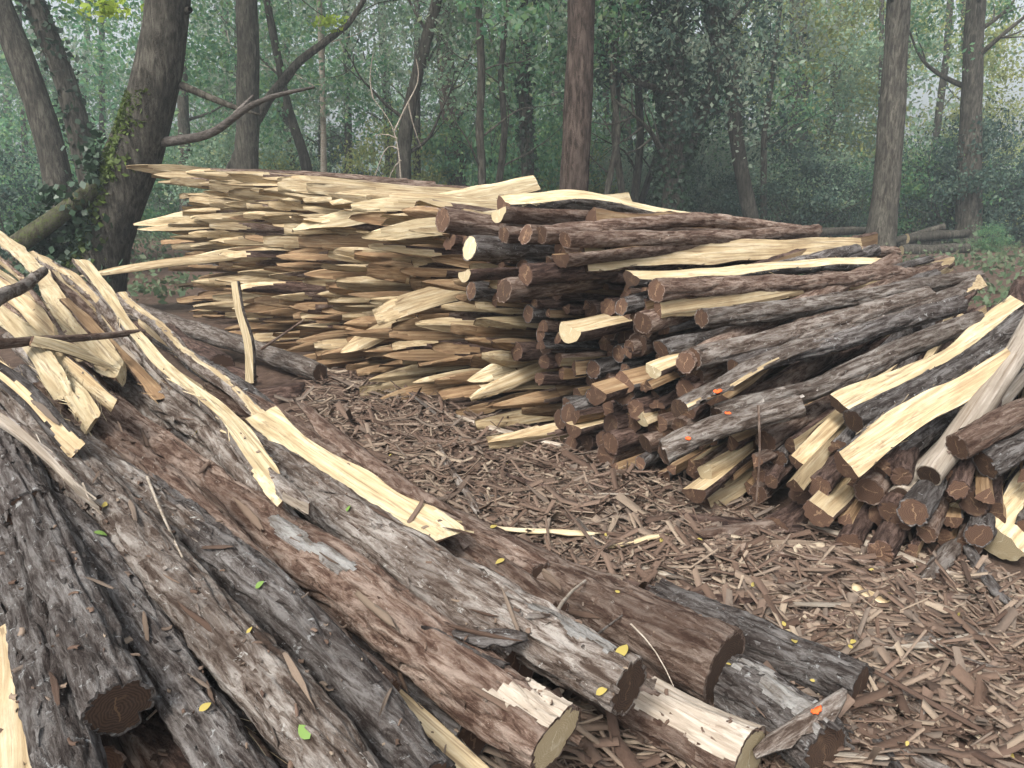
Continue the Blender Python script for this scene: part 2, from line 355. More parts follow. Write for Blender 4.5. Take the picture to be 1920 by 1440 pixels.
def add_parts(root, meshes, mats):
    for p, me in meshes:
        if len(me.materials) == 0:
            me.materials.append(mats[p])
            if p == 'cut_end': me.materials.append(mats['bark'])
        obj(p, me, None, root)
MAT = lambda bark, split='pale', end='end_brown', tip=None: {'bark': M[bark], 'split_face': M[split], 'cut_end': M[end], 'hewn_point': M[tip or split]}
def flakes(V, k, count, rs, lo, hi, wr, lift, cols=None):
    """loose bark plates / torn fibres standing a little off the surface V (stations x k grid)"""
    G = V.reshape(-1, k, 3); i = rs.integers(0, len(G), count); j = rs.integers(0, k, count) if cols is None else rs.choice(cols, count)
    p = G[i, j]; nr = p - G[i].mean(1); nr[:, 0] = 0; nr /= np.linalg.norm(nr, axis=1)[:, None] + 1e-9; tx = np.tile([1.0, 0, 0], (count, 1)); tt = np.cross(nr, tx)
    d = tx * rs.choice([-1, 1], count)[:, None] + tt * rs.normal(size=(count, 1)) * .2; l = (lo + (hi - lo) * rs.random((count, 1)) ** 2); w_ = l * (wr[0] + (wr[1] - wr[0]) * rs.random((count, 1))); h = lift * rs.random((count, 1)) ** 1.5 * (l / hi) ** .5
    rows = []
    for t in (0, .5, 1.0):
        c_ = p + d * l * (t - .5) + nr * (-.002 + h * t * t); ww = w_ * (1 - .5 * t) * (.7 + .6 * rs.random((count, 1)))
        rows += [c_ - tt * ww / 2, c_ + tt * ww / 2]
    W = np.stack(rows, 1).reshape(-1, 3); b = np.arange(count)[:, None] * 6
    return W, np.concatenate([b + np.array([[0, 1, 3, 2]]), b + np.array([[2, 3, 5, 4]])])
LOGS = []
def log(name, label, cat, pts, r0, r1, mats, group=None, sec='round', c=0.0, roll=0.0, world=False, **kw):
    P = [np.asarray(p) for p in (pts if world else trace(pts))]
    root = obj(name, None); m = frame(root, P[0], P[-1] - P[0], roll); inv = m.inverted()
    loc = [tuple(inv @ Vector(p)) for p in P]
    sd_ = kw.pop('seed', len(LOGS) + 3); fl = kw.pop('flk', 0); pat = kw.pop('patch', []); sv = kw.pop('slv', 0); rf = np.random.default_rng(sd_ + 71)
    parts = log_parts(loc, r0, r1, sec, c, seed=sd_, **kw); add_parts(root, to_meshes(name, parts), mats)
    n_ = len(section(sec, c, kw.get('nring', 28))[0][1]); VB = parts['bark'][0][0]
    for x0, x1, t0, t1, pm_, pn_ in pat:
        G = VB.reshape(-1, n_, 3); ctr = G.mean(1, keepdims=True); rel = G - ctr; th = np.degrees(np.arctan2(rel[..., 2], rel[..., 1])) % 360; X = G[..., 0]
        e = np.minimum(np.minimum((X - x0) / .08, (x1 - X) / .08), np.minimum((th - t0) / 12, (t1 - th) / 12)) if t1 - t0 < 350 else np.minimum(9, (x1 - X) / .05)
        mask = e + (vnoise(X * 16 + 5, th / 360 * 14, 14, sd_ + 4) - .5) * 1.9 > .25
        rel[..., 0] = 0; W = (G + rel / np.linalg.norm(rel, axis=-1, keepdims=True) * .003).reshape(-1, 3); ii_ = np.arange(len(G) - 1)[:, None] * n_; jj_ = np.arange(n_ - 1)[None]
        Q = np.stack([ii_ + jj_, ii_ + n_ + jj_, ii_ + n_ + jj_ + 1, ii_ + jj_ + 1], -1).reshape(-1, 4); Q = Q[mask.reshape(-1)[Q].all(1)]
        if len(Q): W, Q = compact(W, Q); obj(pn_, mk_mesh(pn_, W, Q), M[pm_], root)
    if fl: W, Q = flakes(VB, n_, fl, rf, .012, .07, (.2, .55), .012); tag(obj('bark_flakes', mk_mesh('bark_flakes', W, Q, False), mats['bark'], root), kind='stuff')
    if sv and sec != 'round': W, Q = flakes(VB, n_, sv, rf, .02, .11, (.03, .09), .03, [0, 1, n_ - 2, n_ - 1]); tag(obj('splinters', mk_mesh('splinters', W, Q, False), mats['split_face'], root), kind='stuff')
    tag(root, label, cat, group); LOGS.append((name, P, r0)); root.empty_display_size = .1
    return root

# ================================================================== ground
def gz(x, y):
    x = np.asarray(x, float); y = np.asarray(y, float)
    return .05 * (vnoise(x * .8 + 60, y * .8 + 60, 4096, 31) - .5) + .035 * (vnoise(x * 3 + 90, y * 3 + 90, 4096, 32) - .5) + .02 * (vnoise(x * 11 + 200, y * 11 + 200, 4096, 33) - .5) - .01
gx = np.concatenate([-np.geomspace(140, 4.6, 40), np.linspace(-4.5, 5, 190), np.geomspace(5.1, 140, 40)])
gy = np.concatenate([-np.geomspace(140, .6, 24), np.linspace(-.5, 10, 200), np.geomspace(10.2, 140, 46)])
GX, GY = np.meshgrid(gx, gy, indexing='ij'); k = len(gy)
ii = np.arange(len(gx) - 1)[:, None] * k; jj = np.arange(k - 1)[None]
me = mk_mesh('ground', np.stack([GX, GY, gz(GX, GY)], -1).reshape(-1, 3), np.stack([ii + jj, ii + k + jj, ii + k + jj + 1, ii + jj + 1], -1).reshape(-1, 4))
tag(obj('ground', me, M['floor']), 'brown forest floor strewn with bark litter', 'ground', kind='structure')

# ================================================================== trees
def quads(C, size, seed, asp=.55, droop=.35):
    """loose rhombic leaves at the points C"""
    r = np.random.default_rng(seed); n = len(C)
    a = r.normal(size=(n, 3)); a[:, 2] -= droop; a /= np.linalg.norm(a, axis=1)[:, None]
    b = r.normal(size=(n, 3)); b -= a * (a * b).sum(1)[:, None]; b /= np.linalg.norm(b, axis=1)[:, None]
    s = size * (.55 + .9 * r.random(n))[:, None]
    V = np.stack([C - a * s, C + b * s * asp - a * s * .1, C + a * s, C - b * s * asp - a * s * .1], 1).reshape(-1, 3)
    return V, np.arange(4 * n).reshape(-1, 4)
def cloud(n, clumps, rx, ry, rz, seed, spread=.28, shell=.5):
    r = np.random.default_rng(seed); d = r.normal(size=(clumps, 3)); d /= np.linalg.norm(d, axis=1)[:, None]
    rad = (shell + (1 - shell) * r.random(clumps) ** .6)[:, None]; cc = d * rad
    w_ = r.random(clumps) ** 1.5 + .12; idx = r.choice(clumps, n, p=w_ / w_.sum()); sp = (spread * (.4 + .9 * r.random(clumps)))[idx][:, None]
    p = cc[idx] + r.normal(size=(n, 3)) * sp * np.array([1, 1, .62])
    return p * np.array([rx, ry, rz])
CROWN = []
for i in range(8):
    V, Q = quads(cloud(5200, 60, 2.6, 2.6, 3.6, 100 + i, .14, .25), .058, 200 + i); CROWN.append(mk_mesh('crown', V, Q, False))
BUSH = []
for i in range(5):
    p = cloud(7600, 34, 1.5, 1.5, 1.3, 300 + i, .22, .25); p = p[p[:, 2] > -1.15]; p[:, 2] += 1.15
    V, Q = quads(p, .042, 400 + i); BUSH.append(mk_mesh('foliage', V, Q, False))
def omat(name, me, mat, parent=None):
    if len(me.materials) == 0: me.materials.append(None)
    o = obj(name, me, None, parent); o.material_slots[0].link = 'OBJECT'; o.material_slots[0].material = mat; return o
def tube(path, rad, n=12, amp=0.0, seed=1):
    path = np.asarray(path, float); rad = np.asarray(rad, float)
    d = np.r_[0, np.cumsum(np.linalg.norm(np.diff(path, axis=0), axis=1))]; m_ = max(len(path), int(d[-1] / max(.12, min(.35, rad.mean() * 1.5))))
    s = np.linspace(0, d[-1], m_); P = np.stack([np.interp(s, d, path[:, k]) for k in range(3)], 1); rr = np.interp(s, d, rad)
    for _ in range(3): P[1:-1] = (P[:-2] + 2 * P[1:-1] + P[2:]) / 4
    T = np.gradient(P, axis=0); T /= np.linalg.norm(T, axis=1)[:, None]
    ref = np.array([1.0, .13, 0]) if abs(T[0, 0]) < .9 else np.array([0, 1.0, 0])
    B = np.cross(T, ref); B /= np.linalg.norm(B, axis=1)[:, None]; Nn = np.cross(B, T)
    a = np.linspace(0, 2 * np.pi, n, endpoint=False); S, A = np.meshgrid(s, a, indexing='ij')
    q = rr[:, None] * (1 + .16 * (vnoise(S * 1.7, A / (2 * np.pi) * 4, 4, seed) - .5))
    if amp: q = q + amp * bark_relief(S, A, seed, 13, 2.2)
    V = P[:, None] + Nn[:, None] * (np.cos(A) * q)[..., None] + B[:, None] * (np.sin(A) * q)[..., None]
    i_ = np.arange(m_ - 1)[:, None] * n; j_ = np.arange(n)[None]; j2 = (j_ + 1) % n
    Fq = np.stack([i_ + j_, i_ + j2, i_ + n + j2, i_ + n + j_], -1).reshape(-1, 4)
    return V.reshape(-1, 3), Fq
def rand_branch(p, d, L, r, rs, sub=True):
    """a crooked limb with twigs; list of (path, radii)"""
    d = np.array(d, float); d /= np.linalg.norm(d); path = [np.array(p, float)]; n = 6
    for i in range(n):
        d = d + rs.normal(size=3) * .2 + np.array([0, 0, .05]); d /= np.linalg.norm(d); path.append(path[-1] + d * L / n)
    out = [(path, np.linspace(r, r * .2, n + 1))]
    if sub:
        for i in range(2, n + 1):
            for _ in range(rs.integers(0, 3)):
                dd = d + rs.normal(size=3) * .8; out += rand_branch(path[i], dd, L * (.25 + .3 * rs.random()), max(.006, r * .35), rs, False)
    return out
def join(tubes, n):
    Vs, Fs, off = [], [], 0
    for path, rad in tubes:
        V, Fq = tube(path, rad, n); Vs.append(V); Fs.append(Fq + off); off += len(V)
    return np.concatenate(Vs), np.concatenate(Fs)
def ivy_on(path, rad, n, seed, size=.05, lo=0, hi=1):
    r = np.random.default_rng(seed); path = np.asarray(path); t_ = lo + (hi - lo) * r.random(n) * (len(path) - 1)
    d = np.r_[0, np.cumsum(np.linalg.norm(np.diff(path, axis=0), axis=1))]; s = d[-1] * (lo + (hi - lo) * r.random(n))
    P = np.stack([np.interp(s, d, path[:, k_]) for k_ in range(3)], 1); rr = np.interp(s, d, rad)
    a = r.random(n) * 6.283; lump = .6 + 1.4 * vnoise(s * 1.8, a / 6.283 * 5, 5, seed)
    off = rr * (1.03) + np.abs(r.normal(size=n)) * .07 * lump
    P = P + np.stack([np.cos(a) * off, np.sin(a) * off, np.zeros(n)], 1)
    return quads(P, size, seed + 1, .8, .2)
def tree(name, label, pix, Y, mat, wpx, group=None, crown=None, cmat='leaf_green', cz=5.5, cs=1.0, nb=4, ivy=0, seed=0, bz=(2.2, 6.5), bl=2.2, top=12.0, root_z=-.1, cn=1):
    """pix: trunk centre line from the base upwards, measured on the photograph at distance Y"""
    rs = np.random.default_rng(seed + 900); P = [PY(px, py, Y) for px, py in pix]
    b0 = P[0]; d0 = P[0] - P[1]; d0 = d0 / abs(d0[2]); base = b0 + d0 * (b0[2] - root_z); 
    if base[2] < b0[2] - .05: P = [base] + P; wl = [wpx[0] * 1.18] + list(wpx)
    else: wl = list(wpx)
    de = depth(b0); rad = [q / 2 / F * de for q in wl]
    dt = P[-1] - P[-2]; dt /= np.linalg.norm(dt); dt = dt * .6 + np.array([0, 0, .4]); dt /= np.linalg.norm(dt); tz = max(top, P[-1][2] + 1)
    P.append(P[-1] + dt * (tz - P[-1][2]) / max(.3, dt[2])); rad.append(rad[-1] * .45)
    base = P[0].copy(); root = obj(name, None); root.location = base; tag(root, label, 'tree', group)
    PL = [p - base for p in P]
    V, Q = tube(PL, rad, 22 if rad[0] > .12 else 12, .02 if rad[0] > .1 else .008, seed + 3); obj('trunk', mk_mesh('trunk', V, Q), M[mat], root)
    zs = np.array([p[2] for p in PL])
    for i in range(nb):
        z = bz[0] + (bz[1] - bz[0]) * (i + rs.random()) / nb
        p = np.array([np.interp(z, zs, [q[k_] for q in PL]) for k_ in range(3)]); rr = np.interp(z, zs, rad)
        a = rs.random() * 6.28; V, Q = join(rand_branch(p, (math.cos(a), math.sin(a) * .7, .35 + .5 * rs.random()), bl * (.6 + .8 * rs.random()), rr * .32, rs), 6)
        obj('branch', mk_mesh('branch', V, Q), M[mat], root)
    if ivy: V, Q = ivy_on(PL, rad, ivy, seed + 50, .055, 0, .75); tag(obj('ivy', mk_mesh('ivy', V, Q, False), M['ivy'], root), kind='stuff')
    if crown is not None:
        for j in range(cn):
            c_ = omat('crown', CROWN[(crown + j * 3) % 8], M[cmat], root); tag(c_, kind='stuff')
            h = cz + j * 4.2; q = np.array([np.interp(h, zs, [q[k_] for q in PL]) for k_ in range(2)])
            c_.location = (q[0] + rs.normal() * .4, q[1] + rs.normal() * .4, h); c_.rotation_euler = (0, 0, rs.random() * 6.28); c_.scale = (cs * (.9 + .3 * rs.random()),) * 3
    return root
# the trees one can tell apart
big = tree('leaning_tree', 'big leaning tree with mossy ivy-covered foot at the left end of the stack', [(172, 540), (195, 440), (228, 350), (268, 250), (298, 150), (314, 50), (318, -20)], 9.6, 'trunk', [120, 92, 92, 84, 80, 72, 70], nb=0, seed=1, top=11, crown=2, cz=9.5, cmat='leaf_green', cn=1)
def part_tube(root, name, pts, rads, mat, n=9, seed=1, amp=0.0):
    L = [np.asarray(p) - np.array(root.location) for p in pts]; V, Q = tube(L, rads, n, amp, seed); return obj(name, mk_mesh(name, V, Q), M[mat], root)
p0 = PY(300, 265, 9.6)
dead = [PY(290, 268, 9.6), PY(345, 262, 9.5), PY(400, 252, 9.3), PY(440, 218, 9.2), PY(480, 190, 9.1), PY(530, 175, 9.0), PY(590, 163, 9.0)]
part_tube(big, 'branch', dead, [.062, .052, .047, .038, .028,   .022, .01], 'dead', 10, 4, .006)
part_tube(big, 'branch', [PY(340, 160, 9.6), PY(395, 183, 9.5), PY(440, 203, 9.4), PY(487, 215, 9.3)], [.045, .038, .03, .012], 'trunk', 8, 5)
part_tube(big, 'branch', [PY(440, 214, 9.2), PY(462, 196, 9.2), PY(475, 178, 9.25)], [.03, .02, .008], 'dead', 7, 6)
part_tube(big, 'branch', [PY(345, 22, 9.6), PY(357, 18, 9.5)], [.05, .03], 'trunk', 7, 6)
# moss on its upper-left side
r_ = np.random.default_rng(5); tt = r_.random(5200); pl = np.array([PY(px, py, 9.6) for px, py in [(172, 540), (195, 440), (228, 350), (268, 250), (292, 175)]]); rd = np.array([.4, .31, .31, .285, .27])
ix = tt ** .8 * 4; P_ = np.stack([np.interp(ix, range(5), pl[:, k_]) for k_ in range(3)], 1); rr = np.interp(ix, range(5), rd) * 1.07
a = np.pi + r_.normal(size=5200) * .5 + .45; P_ += np.stack([np.cos(a) * rr, np.sin(a) * rr, np.zeros(5200)], 1) - np.array(big.location)
V, Q = quads(P_, .036, 6, .7); tag(obj('moss', mk_mesh('moss', V, Q, False), leaf_mat('moss_green', [(.05, .08, .015), (.09, .13, .025), (.07, .1, .03)], .1), big), kind='stuff')
q_ = cloud(2600, 26, .5, .4, .62, 77, .25, .2); q_ += PY(122, 462, 9.4) - np.array(big.location); q2 = cloud(500, 14, .2, .3, .7, 78, .25, .3) + PY(178, 390, 9.3) - np.array(big.location)
V, Q = quads(np.concatenate([q_, q2]), .045, 7, .8); tag(obj('ivy', mk_mesh('ivy', V, Q, False), M['ivy'], big), kind='stuff')
V, Q = tube([PY(28, 462, 9.0), PY(80, 425, 9.1), PY(140, 382, 9.2), PY(190, 345, 9.4)], [.11, .1, .095, .09], 14, .012, 12)
tag(obj('fallen_tree', mk_mesh('fallen_tree', V, Q), M['mossy']), 'mossy fallen trunk leaning up against the foot of the big tree', 'fallen tree')
tree('tree', 'dark slanting tree at the left edge of the picture', [(118, 385), (104, 300), (64, 170), (28, 80), (-20, -30)], 13, 'trunk', [50, 46, 44, 42, 40], crown=0, cz=8, nb=2, seed=11, bz=(4, 7))
tree('ivy_tree', 'slanting tree with ivy, right beside the left edge one', [(168, 335), (150, 250), (112, 120), (62, 0), (40, -40)], 14.5, 'trunk', [40, 38, 36, 34, 32], crown=1, cz=8, nb=2, ivy=1100, seed=12, bz=(3.6, 7))
tree('tree', 'upright brown tree with mossy foot behind the left stack', [(462, 325), (463, 250), (466, 120), (463, -20)], 16, 'trunk', [44, 39, 37, 35], crown=3, cz=9, nb=2, seed=13, bz=(5, 8))
tree('bent_tree', 'thin tree bowed to the right behind the mossy-footed tree', [(430, 330), (460, 265), (500, 190), (560, 115), (655, 45)], 17, 'trunk', [20, 19, 17, 14, 8], nb=1, seed=14, top=7, bz=(3, 5))
tree('tree', 'straight reddish-brown trunk rising behind the middle of the stack', [(1076, 365), (1082, 250), (1087, 100), (1091, -20)], 11, 'trunk_red', [52, 50, 47, 46], crown=4, cz=10, cn=1, nb=0, seed=15)
tree('tree', 'tall grey-brown trunk on the right in front of the distant felled logs', [(1650, 462), (1659, 380), (1670, 250), (1678, 130), (1686, -20)], 18.5, 'trunk', [52, 48, 43, 39, 37], crown=5, cz=9.5, nb=3, seed=16, bz=(5.2, 8))
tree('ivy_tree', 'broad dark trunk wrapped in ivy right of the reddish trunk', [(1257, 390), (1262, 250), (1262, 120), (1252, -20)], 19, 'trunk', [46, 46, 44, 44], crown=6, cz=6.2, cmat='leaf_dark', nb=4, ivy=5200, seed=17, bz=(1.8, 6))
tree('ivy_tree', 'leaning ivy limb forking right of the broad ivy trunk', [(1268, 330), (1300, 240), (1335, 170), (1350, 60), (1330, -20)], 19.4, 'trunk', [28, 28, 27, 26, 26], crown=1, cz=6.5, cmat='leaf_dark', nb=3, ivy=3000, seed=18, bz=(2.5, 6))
tree('tree', 'slender bent tree with a pale foot right of the ivy trunks', [(1410, 418), (1392, 330), (1378, 240), (1374, 150), (1352, 30)], 19.5, 'trunk', [26, 25, 24, 24, 24], crown=7, cz=6.5, cmat='leaf_grey', nb=5, seed=19, bz=(2.8, 6.5))
tree('tree', 'dark tree at the far right with a leafy thicket at its foot', [(1815, 445), (1818, 300), (1822, 150), (1828, 30)], 21, 'trunk', [44, 38, 32, 30], crown=0, cz=7.5, nb=5, seed=20, bz=(3.8, 7))
tree('ivy_tree', 'slim ivy trunk left of the straight reddish trunk', [(992, 360), (986, 240), (982, 120), (990, -10)], 20, 'trunk', [24, 22, 22, 20], crown=2, cz=6, nb=3, ivy=1500, seed=21, bz=(3, 6))
tree('tree', 'crooked dark tree forking high behind the middle of the left stack', [(757, 330), (756, 280), (770, 190), (796, 90), (820, 0)], 18, 'trunk', [26, 24, 22, 20, 18], crown=3, cz=7, cmat='leaf_grey', nb=6, seed=22, bz=(2, 6.5))
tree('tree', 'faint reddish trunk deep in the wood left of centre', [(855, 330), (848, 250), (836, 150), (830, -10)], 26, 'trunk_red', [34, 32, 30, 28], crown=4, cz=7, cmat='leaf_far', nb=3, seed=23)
tree('tree', 'pale thin pole-like trunk behind the bowed tree', [(607, 330), (606, 220), (603, 100), (598, -10)], 22, 'weathered', [11, 10, 10, 9], crown=5, cz=7, cmat='leaf_grey', nb=2, seed=24)
tree('tree', 'thin dark trunk slanting left beside the pale pole-like trunk', [(577, 330), (570, 290), (552, 240), (535, 180)], 20, 'trunk', [20, 17, 15, 13], crown=6, cz=6.5, cmat='leaf_green', nb=2, seed=25)
tree('tree', 'wide faint trunk behind the dark bushes on the right', [(1492, 300), (1495, 200), (1498, 100), (1502, -10)], 30, 'trunk', [40, 38, 36, 35], crown=7, cz=8, cmat='leaf_far', nb=2, seed=26)
tree('tree', 'small forked sapling in the light gap left of the wide faint trunk', [(1432, 300), (1432, 250), (1440, 200), (1447, 150)], 22, 'trunk', [11, 10, 10, 9], crown=0, cz=7, cmat='leaf_yellow', nb=4, seed=27, bz=(2.2, 5), top=8, cn=1)
for i, (px, dx, wd) in enumerate([(905, -6, 15), (935, 12, 13), (1140, 20, 12), (1165, -14, 13), (1192, 10, 14), (1212, 34, 12)]):
    tree('sapling', ['thin dark trunk third left of the straight reddish trunk', 'thin dark trunk second left of the straight reddish trunk', 'crooked sapling just right of the straight reddish trunk', 'second crooked sapling right of the straight reddish trunk', 'third crooked sapling right of the straight reddish trunk', 'fourth crooked sapling, leaning towards the broad ivy trunk'][i],
         [(px, 350), (px + dx, 250), (px + dx * .3, 140), (px + dx * 1.4, -10)], 17 + i * .8, 'trunk', [wd, wd * .9, wd * .8, wd * .7], crown=(i * 3 + 1) % 8, cz=7.5, cmat=['leaf_green', 'leaf_far', 'leaf_grey'][i % 3], cn=1, nb=5, seed=40 + i, bz=(1.6, 6), group='saplings in the wood', bl=1.6)
# deeper trees, too alike to tell apart
rs = np.random.default_rng(77)
SIDE = [(-1e9, 420, 'slim tree deep in the wood behind the left end of the stack'), (420, 1080, 'slim tree deep in the wood left of the straight reddish trunk'), (1080, 1640, 'slim tree deep in the wood between the reddish trunk and the tall grey-brown trunk'), (1640, 1e9, 'slim tree deep in the wood right of the tall grey-brown trunk')]
ORD = ['first', 'second', 'third', 'fourth', 'fifth', 'sixth', 'seventh', 'eighth', 'ninth', 'tenth', 'eleventh', 'twelfth', 'thirteenth', 'fourteenth', 'fifteenth', 'sixteenth', 'seventeenth']; cnt = {}
for i in range(42):
    px = -120 + 2160 * (i + rs.random() * .8) / 42; Y = 23 + rs.random() * 16; wd = (9 + 12 * rs.random()) * 24 / Y * 1.2; ln = rs.normal() * 16
    if px > 1835: continue
    side = [q for q in SIDE if q[0] <= px < q[1]][0][2]
    k2 = cnt.get(side, 0); cnt[side] = k2 + 1; lb = side.replace('slim tree deep in the wood', ORD[k2] + ' slim deep-wood tree from the left,').replace('between the reddish trunk and the tall grey-brown trunk', 'between reddish and tall grey-brown trunks')
    tree('tree', lb, [(px, 345), (px + ln * .4, 220), (px + ln, 100), (px + ln * 1.3, -20)], Y, 'trunk', [wd, wd * .9, wd * .8, wd * .75], group='slim trees deep in the wood: ' + side.split('wood ')[1], crown=int(rs.integers(8)), cz=2.6 + 4.5 * rs.random(), cs=1.0 + .35 * rs.random(),
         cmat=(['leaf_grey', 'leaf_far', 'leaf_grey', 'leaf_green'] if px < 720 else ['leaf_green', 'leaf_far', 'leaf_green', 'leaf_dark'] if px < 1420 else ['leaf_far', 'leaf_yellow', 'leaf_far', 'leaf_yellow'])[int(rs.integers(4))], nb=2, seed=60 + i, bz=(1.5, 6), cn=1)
# bare dead twigs and a few bright leaves that stand out
dr = obj('dead_sapling', None); dr.location = PY(752, 345, 15); tag(dr, 'pale dead sapling with drooping bare twigs behind the left stack', 'dead tree')
for pts_ in [[(752, 345), (748, 280), (735, 230), (700, 185)], [(748, 280), (730, 262), (712, 300), (702, 335)], [(740, 245), (765, 190), (790, 150), (780, 110)], [(700, 185), (690, 150), (700, 100)], [(745, 260), (722, 240), (700, 255)], [(765, 190), (775, 240), (792, 280)], [(752, 300), (738, 300), (728, 340)]]:
    part_tube(dr, 'branch', [PY(a_, b_, 15) for a_, b_ in pts_], np.linspace(.016, .006, len(pts_)), 'weathered', 6)
for nm_, lb_, px_, py_, Y_ in [('leafy_twig', 'bright yellow-green leafy twig at the tip of the bowed tree', 628, 45, 16.8), ('leafy_twig', 'bright yellow-green leafy twig at the top left by the big leaning tree', 195, 18, 10.5)]:
    rt = obj(nm_, None); c0 = PY(px_, py_, Y_); rt.location = c0; tag(rt, lb_, 'twig'); part_tube(rt, 'stem', [c0 + np.array([-.7, .1, .5]), c0 + np.array([-.2, 0, .1]), c0 + np.array([.3, 0, 0])], [.012, .009, .004], 'trunk', 6)
    V, Q = quads(cloud(130, 9, .42, .3, .16, int(px_), .3, .3), .05, 3, .6); tag(obj('leaves', mk_mesh('leaves', V, Q, False), leaf_mat('leaves_bright', [(.28, .4, .05), (.36, .46, .07)], .5), rt), kind='stuff')
# bushes
def bush(label, px, py, Y, s, k_, mat, group=None, rot=0, sz=1.0, zoff=0.0):
    p = PY(px, py, Y); root = obj('bush', None); root.location = (p[0], p[1], -.05 + zoff); tag(root, label, 'bush', group)
    tag(omat('foliage', BUSH[k_ % 5], M[mat], root), kind='stuff'); root.scale = (s, s, s * sz); root.rotation_euler = (0, 0, rot)
    for j in range(4):
        a = j * 1.7 + k_; V, Q = join(rand_branch((math.cos(a) * .15, math.sin(a) * .15, 0), (math.cos(a) * .4, math.sin(a) * .4, 1), 1.7, .03, np.random.default_rng(k_ * 7 + j)), 5)
        obj('stem', mk_mesh('stem', V, Q), M['trunk'], root)
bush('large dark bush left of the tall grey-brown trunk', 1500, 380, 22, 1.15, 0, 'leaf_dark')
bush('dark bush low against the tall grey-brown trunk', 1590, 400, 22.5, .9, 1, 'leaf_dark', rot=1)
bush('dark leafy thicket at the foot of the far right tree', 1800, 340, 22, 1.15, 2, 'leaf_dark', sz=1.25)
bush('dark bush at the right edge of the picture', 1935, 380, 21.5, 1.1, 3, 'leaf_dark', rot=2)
bush('pale green bush between the tall trunk and the far right tree', 1730, 360, 23, 1.2, 4, 'leaf_green')
bush('fresh green seedling bush on the ground near the right edge', 1858, 430, 19, .3, 1, 'leaf_green', rot=3)
bush('bright green bush just above the middle of the left stack', 815, 345, 13, .5, 2, 'leaf_green', zoff=.25)
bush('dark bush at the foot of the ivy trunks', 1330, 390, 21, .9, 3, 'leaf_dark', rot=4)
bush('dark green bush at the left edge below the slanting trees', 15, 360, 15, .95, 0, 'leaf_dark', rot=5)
bush('low bush between the slanting tree and the big leaning tree', 150, 370, 17, .9, 4, 'leaf_green', rot=2)
for i in range(34):
    px = -80 + 2080 * (i + rs.random()) / 34; Y = 22 + 12 * rs.random(); side = [q for q in SIDE if q[0] <= px < q[1]][0][2].replace('slim tree deep in the wood', 'undergrowth bush in the wood')
    k2 = cnt.get(side, 0); cnt[side] = k2 + 1; lb = side.replace('undergrowth bush in the wood', ORD[k2] + ' undergrowth bush from the left,').replace('between the reddish trunk and the tall grey-brown trunk', 'between reddish and tall grey-brown trunks')
    bush(lb, px, 345, Y, .9 + .7 * rs.random(), int(rs.integers(5)), ['leaf_far', 'leaf_green', 'leaf_dark', 'leaf_grey', 'leaf_yellow'][int(rs.integers(5))], 'undergrowth: ' + side.split('wood ')[1], rs.random() * 6, .8 + .5 * rs.random())
# the wood beyond: one mass
n = 80000; r_ = np.random.default_rng(3)
ang = (r_.random(n) - .5) * R(92); dist = 38 + 16 * r_.random(n); x = np.sin(ang) * dist; y = np.cos(ang) * dist; z = 13 * r_.random(n) ** .85
dens = vnoise(x * .33 + 80, z * .42 + 7, 4096, 12) * .6 + vnoise(x * .9 + 80, z * .9 + 7, 4096, 13) * .4; thr = .37 - .09 * ((x > -4) & (x < 17)) + .25 * np.clip((z - 3) / 8, 0, 1) + .07 * (x < -4) + .3 * ((ang > R(30.5)) & (z > 3))
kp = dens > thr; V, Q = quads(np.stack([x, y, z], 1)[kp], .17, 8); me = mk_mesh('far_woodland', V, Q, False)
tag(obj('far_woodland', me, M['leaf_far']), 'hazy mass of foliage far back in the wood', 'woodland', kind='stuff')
# ground plants
n = 60000; x = (r_.random(n) - .5) * 44; y = 8 + 26 * r_.random(n) ** 1.3; z = .02 + np.abs(r_.normal(size=n)) * .1 * (.3 + 1.8 * vnoise(x * .7 + 80, y * .7, 4096, 15))
kp = (vnoise(x * .5 + 80, y * .5, 4096, 16) > .3) & ~((x > -4.8) & (x < 4.2) & (y < 12)); V, Q = quads(np.stack([x, y, z], 1)[kp], .055, 9, .6, 0)
tag(obj('ground_cover', mk_mesh('ground_cover', V, Q, False), M['herb']), 'low green ground cover under the trees', 'ground cover', kind='stuff')
# distant felled logs
for i, (a_, b_, zz, rr, lb) in enumerate([((1480, 438), (1640, 432), .25, .11, 'distant felled log left of the tall grey-brown trunk'), ((1700, 447), (1815, 437), .22, .12, 'uppermost level log of the distant felled logs'), ((1690, 470), (1815, 466), .1, .14, 'lowest and nearest of the distant felled logs'), ((1665, 455), (1770, 425), .3, .09, 'distant felled log tilted up above the others'), ((1600, 450), (1760, 456), .15, .12, 'distant felled log passing behind the tall trunk')]):
    log('felled_log', lb, 'log', [PY(*a_, 18.9 - .25 * (i == 2)), PY(*b_, 19.1 - .3 * (i == 2))], rr, rr * .8, MAT('trunk', end='end_pale'), world=True, nring=14, step=.2, amp=.01)

